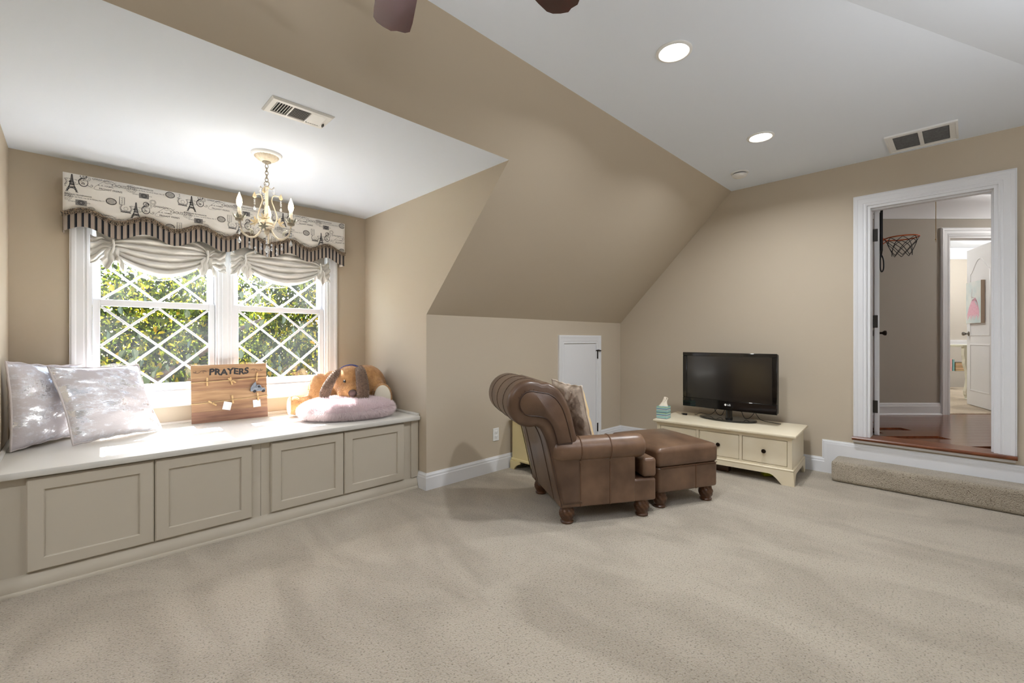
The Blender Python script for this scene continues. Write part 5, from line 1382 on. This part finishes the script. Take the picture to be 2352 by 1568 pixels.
def Wp(R_, D0, z): return (R_*cw-D0*sw_, R_*sw_+D0*cw, z)
# basketball hoop hung on the hall door
Mh = Matrix.Translation(d1.location) @ Matrix.Rotation(math.radians(7), 4, 'Z')
hp = thing('basketball_hoop', 'mini basketball hoop with orange rim and black net hung over the hall door', 'basketball hoop'); hp.matrix_world = Mh @ Matrix.Translation((.36, -.036, 1.78))
bb_ = MB().box(-.22, .22, -.026, -.010, -.14, .26, bev=.003).build('backboard', M['black'], hp, smooth=30)
for x in (-.12, .12): MB().box(x-.012, x+.012, -.010, -.001, .15, .225).box(x-.012, x+.012, -.006, .040, .2215, .2235).build('door_hook', M['black'], hp, smooth=0)
lp = cat([Vector((0, -.018, -.14)), Vector((.01, -.034, -.19)), Vector((.01, -.036, -.27)), Vector((0, -.022, -.305)), Vector((-.01, -.012, -.27)), Vector((-.01, -.012, -.18)), Vector((0, -.018, -.14))], 4)
MB().tube(lp, .006, 6).build('release_loop', M['black'], hp, smooth=60)
rcx = Vector((0, -.165, -.005)); rr_ = .120
rm = MB().tube([tuple(rcx+Vector((rr_*math.cos(a), rr_*math.sin(a), 0))) for a in lin(0, 2*PI, 41)[:-1]], .0055, 8, closed=True).build('rim', M['orange'], hp, smooth=60)
q = MB()
for x in (-.03, .03): q.tube([(x, -.026, -.005), (x, -.052, -.005)], .005, 6)
q.box(-.04, .04, -.032, -.026, -.05, .01); q.tube([(0, -.03, -.045), (0, -.075, -.012)], .004, 6)
q.build('bracket', M['orange'], hp)
nn_ = 8; lev = [(.120, -.004), (.108, -.04), (.088, -.085), (.075, -.13), (.07, -.165)]
q = MB()
for j in range(nn_):
    for sg in (1, -1):
        pts = []
        for i, (r_, z) in enumerate(lev):
            a = 2*PI*(j+sg*.5*i)/nn_; pts.append(rcx+Vector((r_*math.cos(a), r_*math.sin(a), z)))
        q.tube(cat(pts, 4), .0026, 5)
q.build('net', M['black'], hp, smooth=60)
# attic pull cord
pcd = thing('pull_cord', 'thin pull cord hanging from the hall ceiling', 'cord', Wp(4.27, 4.5, 2.8))
MB().tube([(0, 0, 0), (.001, 0, -.35), (-.002, 0, -.43), (.006, 0, -.50), (-.002, 0, -.585)], .0028, 6).build('string', M['twine'], pcd)
MB().ball((-.002, 0, -.588), .007, 8, 6).tube([(-.002, 0, -.59), (.006, 0, -.615)], .002, 5).build('knot', M['twine'], pcd)
# bedroom vanity side, bookcase, books
vn = thing('vanity_table', 'cream vanity table end with a curved cabriole leg in the bedroom', 'table', Wp(6.60, 6.35, HF+.004), RZ)
leg = [(-.155, 0), (-.145, .03), (-.165, .06), (-.170, .11), (-.152, .18), (-.135, .28), (-.150, .40), (-.185, .50), (-.178, .56), (-.195, .62), (-.190, .74), (.10, .74), (.10, .0)]
MB().prism(leg, lambda x, z, h: (x, h, z), -.02, .02).build('side_panel', M['sidecream'], vn, smooth=0)
MB().box(-.22, .13, -.03, .60, .74, .77, bev=.006).build('top', M['sidecream'], vn, smooth=30)
MB().ball((-.105, 0, .03), (.05, .04, .03), 12, 8).build('foot', M['sidecream'], vn, smooth=180)
MB().prism(leg, lambda x, z, h: (x, h, z), .55, .58).build('side_panel', M['sidecream'], vn, smooth=0)
bc = thing('low_bookcase', 'low cream bookcase with one open shelf in the bedroom', 'bookcase', Wp(6.55, 7.60, HF+.004), RZ)
q = MB(); q.box(-.62, .62, -.15, .15, .575, .60); q.box(-.62, .62, -.15, .15, .30, .318); q.box(-.62, .62, -.15, .15, .0, .05); q.box(-.62, .62, .13, .15, 0, .60); q.box(-.62, -.60, -.15, .15, 0, .6); q.box(.60, .62, -.15, .15, 0, .6)
q.build('carcass', M['sidecream'], bc, smooth=0)
MB().ball((.43-.52, -.155, .575), (.012, .01, .02), 8, 6).build('carved_ornament', M['sidecream'], bc)
def book(R0_, D0_, z, w, d, h, m, label, flat=False):
    o = thing('book', label, 'book', Wp(R0_, D0_, z), RZ, group='books on the bedroom bookcase')
    MB().box(-w/2, w/2, -d/2, d/2, 0, .004).box(-w/2, w/2, -d/2, d/2, h-.004, h).box(-w/2, w/2, d/2-.004, d/2, 0, h).build('cover', m, o, smooth=0) if flat else MB().box(-w/2, -w/2+.004, -d/2, d/2, 0, h).box(w/2-.004, w/2, -d/2, d/2, 0, h).box(-w/2, w/2, -d/2, -d/2+.004, 0, h).build('cover', m, o, smooth=0)
    MB().box(-w/2+.004, w/2-.004, -d/2+.003, d/2-.003, .0045, h-.0045).build('pages', M['paper'] if not flat else M['booktan'], o, smooth=0)
zs_ = HF+.004+.319
Rl = lambda u: (u-1176)/1025.8*7.5
book(Rl(2178.5), 7.53, zs_, .03, .15, .20, M['bookpink'], 'upright pink book on the bedroom bookcase')
book(Rl(2184), 7.53, zs_, .035, .15, .19, M['bookteal'], 'upright teal book beside the stacked books')
for k, (m_, lb) in enumerate(((M['bookdark'], 'thin dark book at the bottom of the stack'), (M['bookpink'], 'tan edged book second from the bottom of the stack'), (M['bookdark'], 'tan edged book in the middle of the stack'), (M['bookpink'], 'tan edged book second from the top of the stack'), (M['bookdark'], 'tan edged book on top of the stack'))):
    book(Rl(2204), 7.53, zs_+.029*k, .235, .17, .028, m_, lb, True)
# unseen ceiling lamps added to light the hall and bedroom
def flush(R_, D0, label, w, size):
    o = thing('added_ceiling_lamp', label, 'lamp', Wp(R_, D0, HC))
    MB().lathe([(.15, 0), (.15, -.02), (.14, -.025)], n=28).build('pan', M['nickel'], o)
    MB().lathe([(.138, -.022), (.12, -.06), (.07, -.085), (0, -.092)], n=28).build('glass_bowl', M['shadeglass'], o, smooth=180)
    point('added_room_fill', Wp(R_, D0, HC-.20), w, size/2, (1, .98, .95))
flush(6.5, 4.0, 'added unseen flush lamp in the hall', HALL_W, .25)
flush(4.8, 6.9, 'added unseen flush lamp in the bedroom beside the doorway wall', BED_W, .3)
flush(7.75, 6.7, 'added unseen flush lamp in the bedroom behind the open door', BED_W*1.6, .3)  # second bedroom lamp, added to lift the far wall

# ------------------------------------------------------------------ torchiere added out of view to brighten the ceiling
fl = thing('added_torchiere', 'added unseen bronze torchiere that brightens the ceiling', 'lamp', (2.2, -1.2, 0))
MB().lathe([(0, 0), (.14, 0), (.14, .012), (.05, .03), (.014, .05)], n=28).build('base', M['bronze'], fl)
MB().tube([(0, 0, .04), (0, 0, 1.62)], .012, 12).build('pole', M['bronze'], fl)
MB().lathe([(.014, 1.60), (.04, 1.62), (.12, 1.66), (.17, 1.71), (.167, 1.712), (.118, 1.667), (.04, 1.63), (0, 1.625)], n=32).build('bowl', M['bronze'], fl, smooth=60)
area('added_ceiling_fill', (2.2, -1.2, 1.70), 24, .24, (.97, .98, 1), rot=(PI, 0, 0), spread=178)
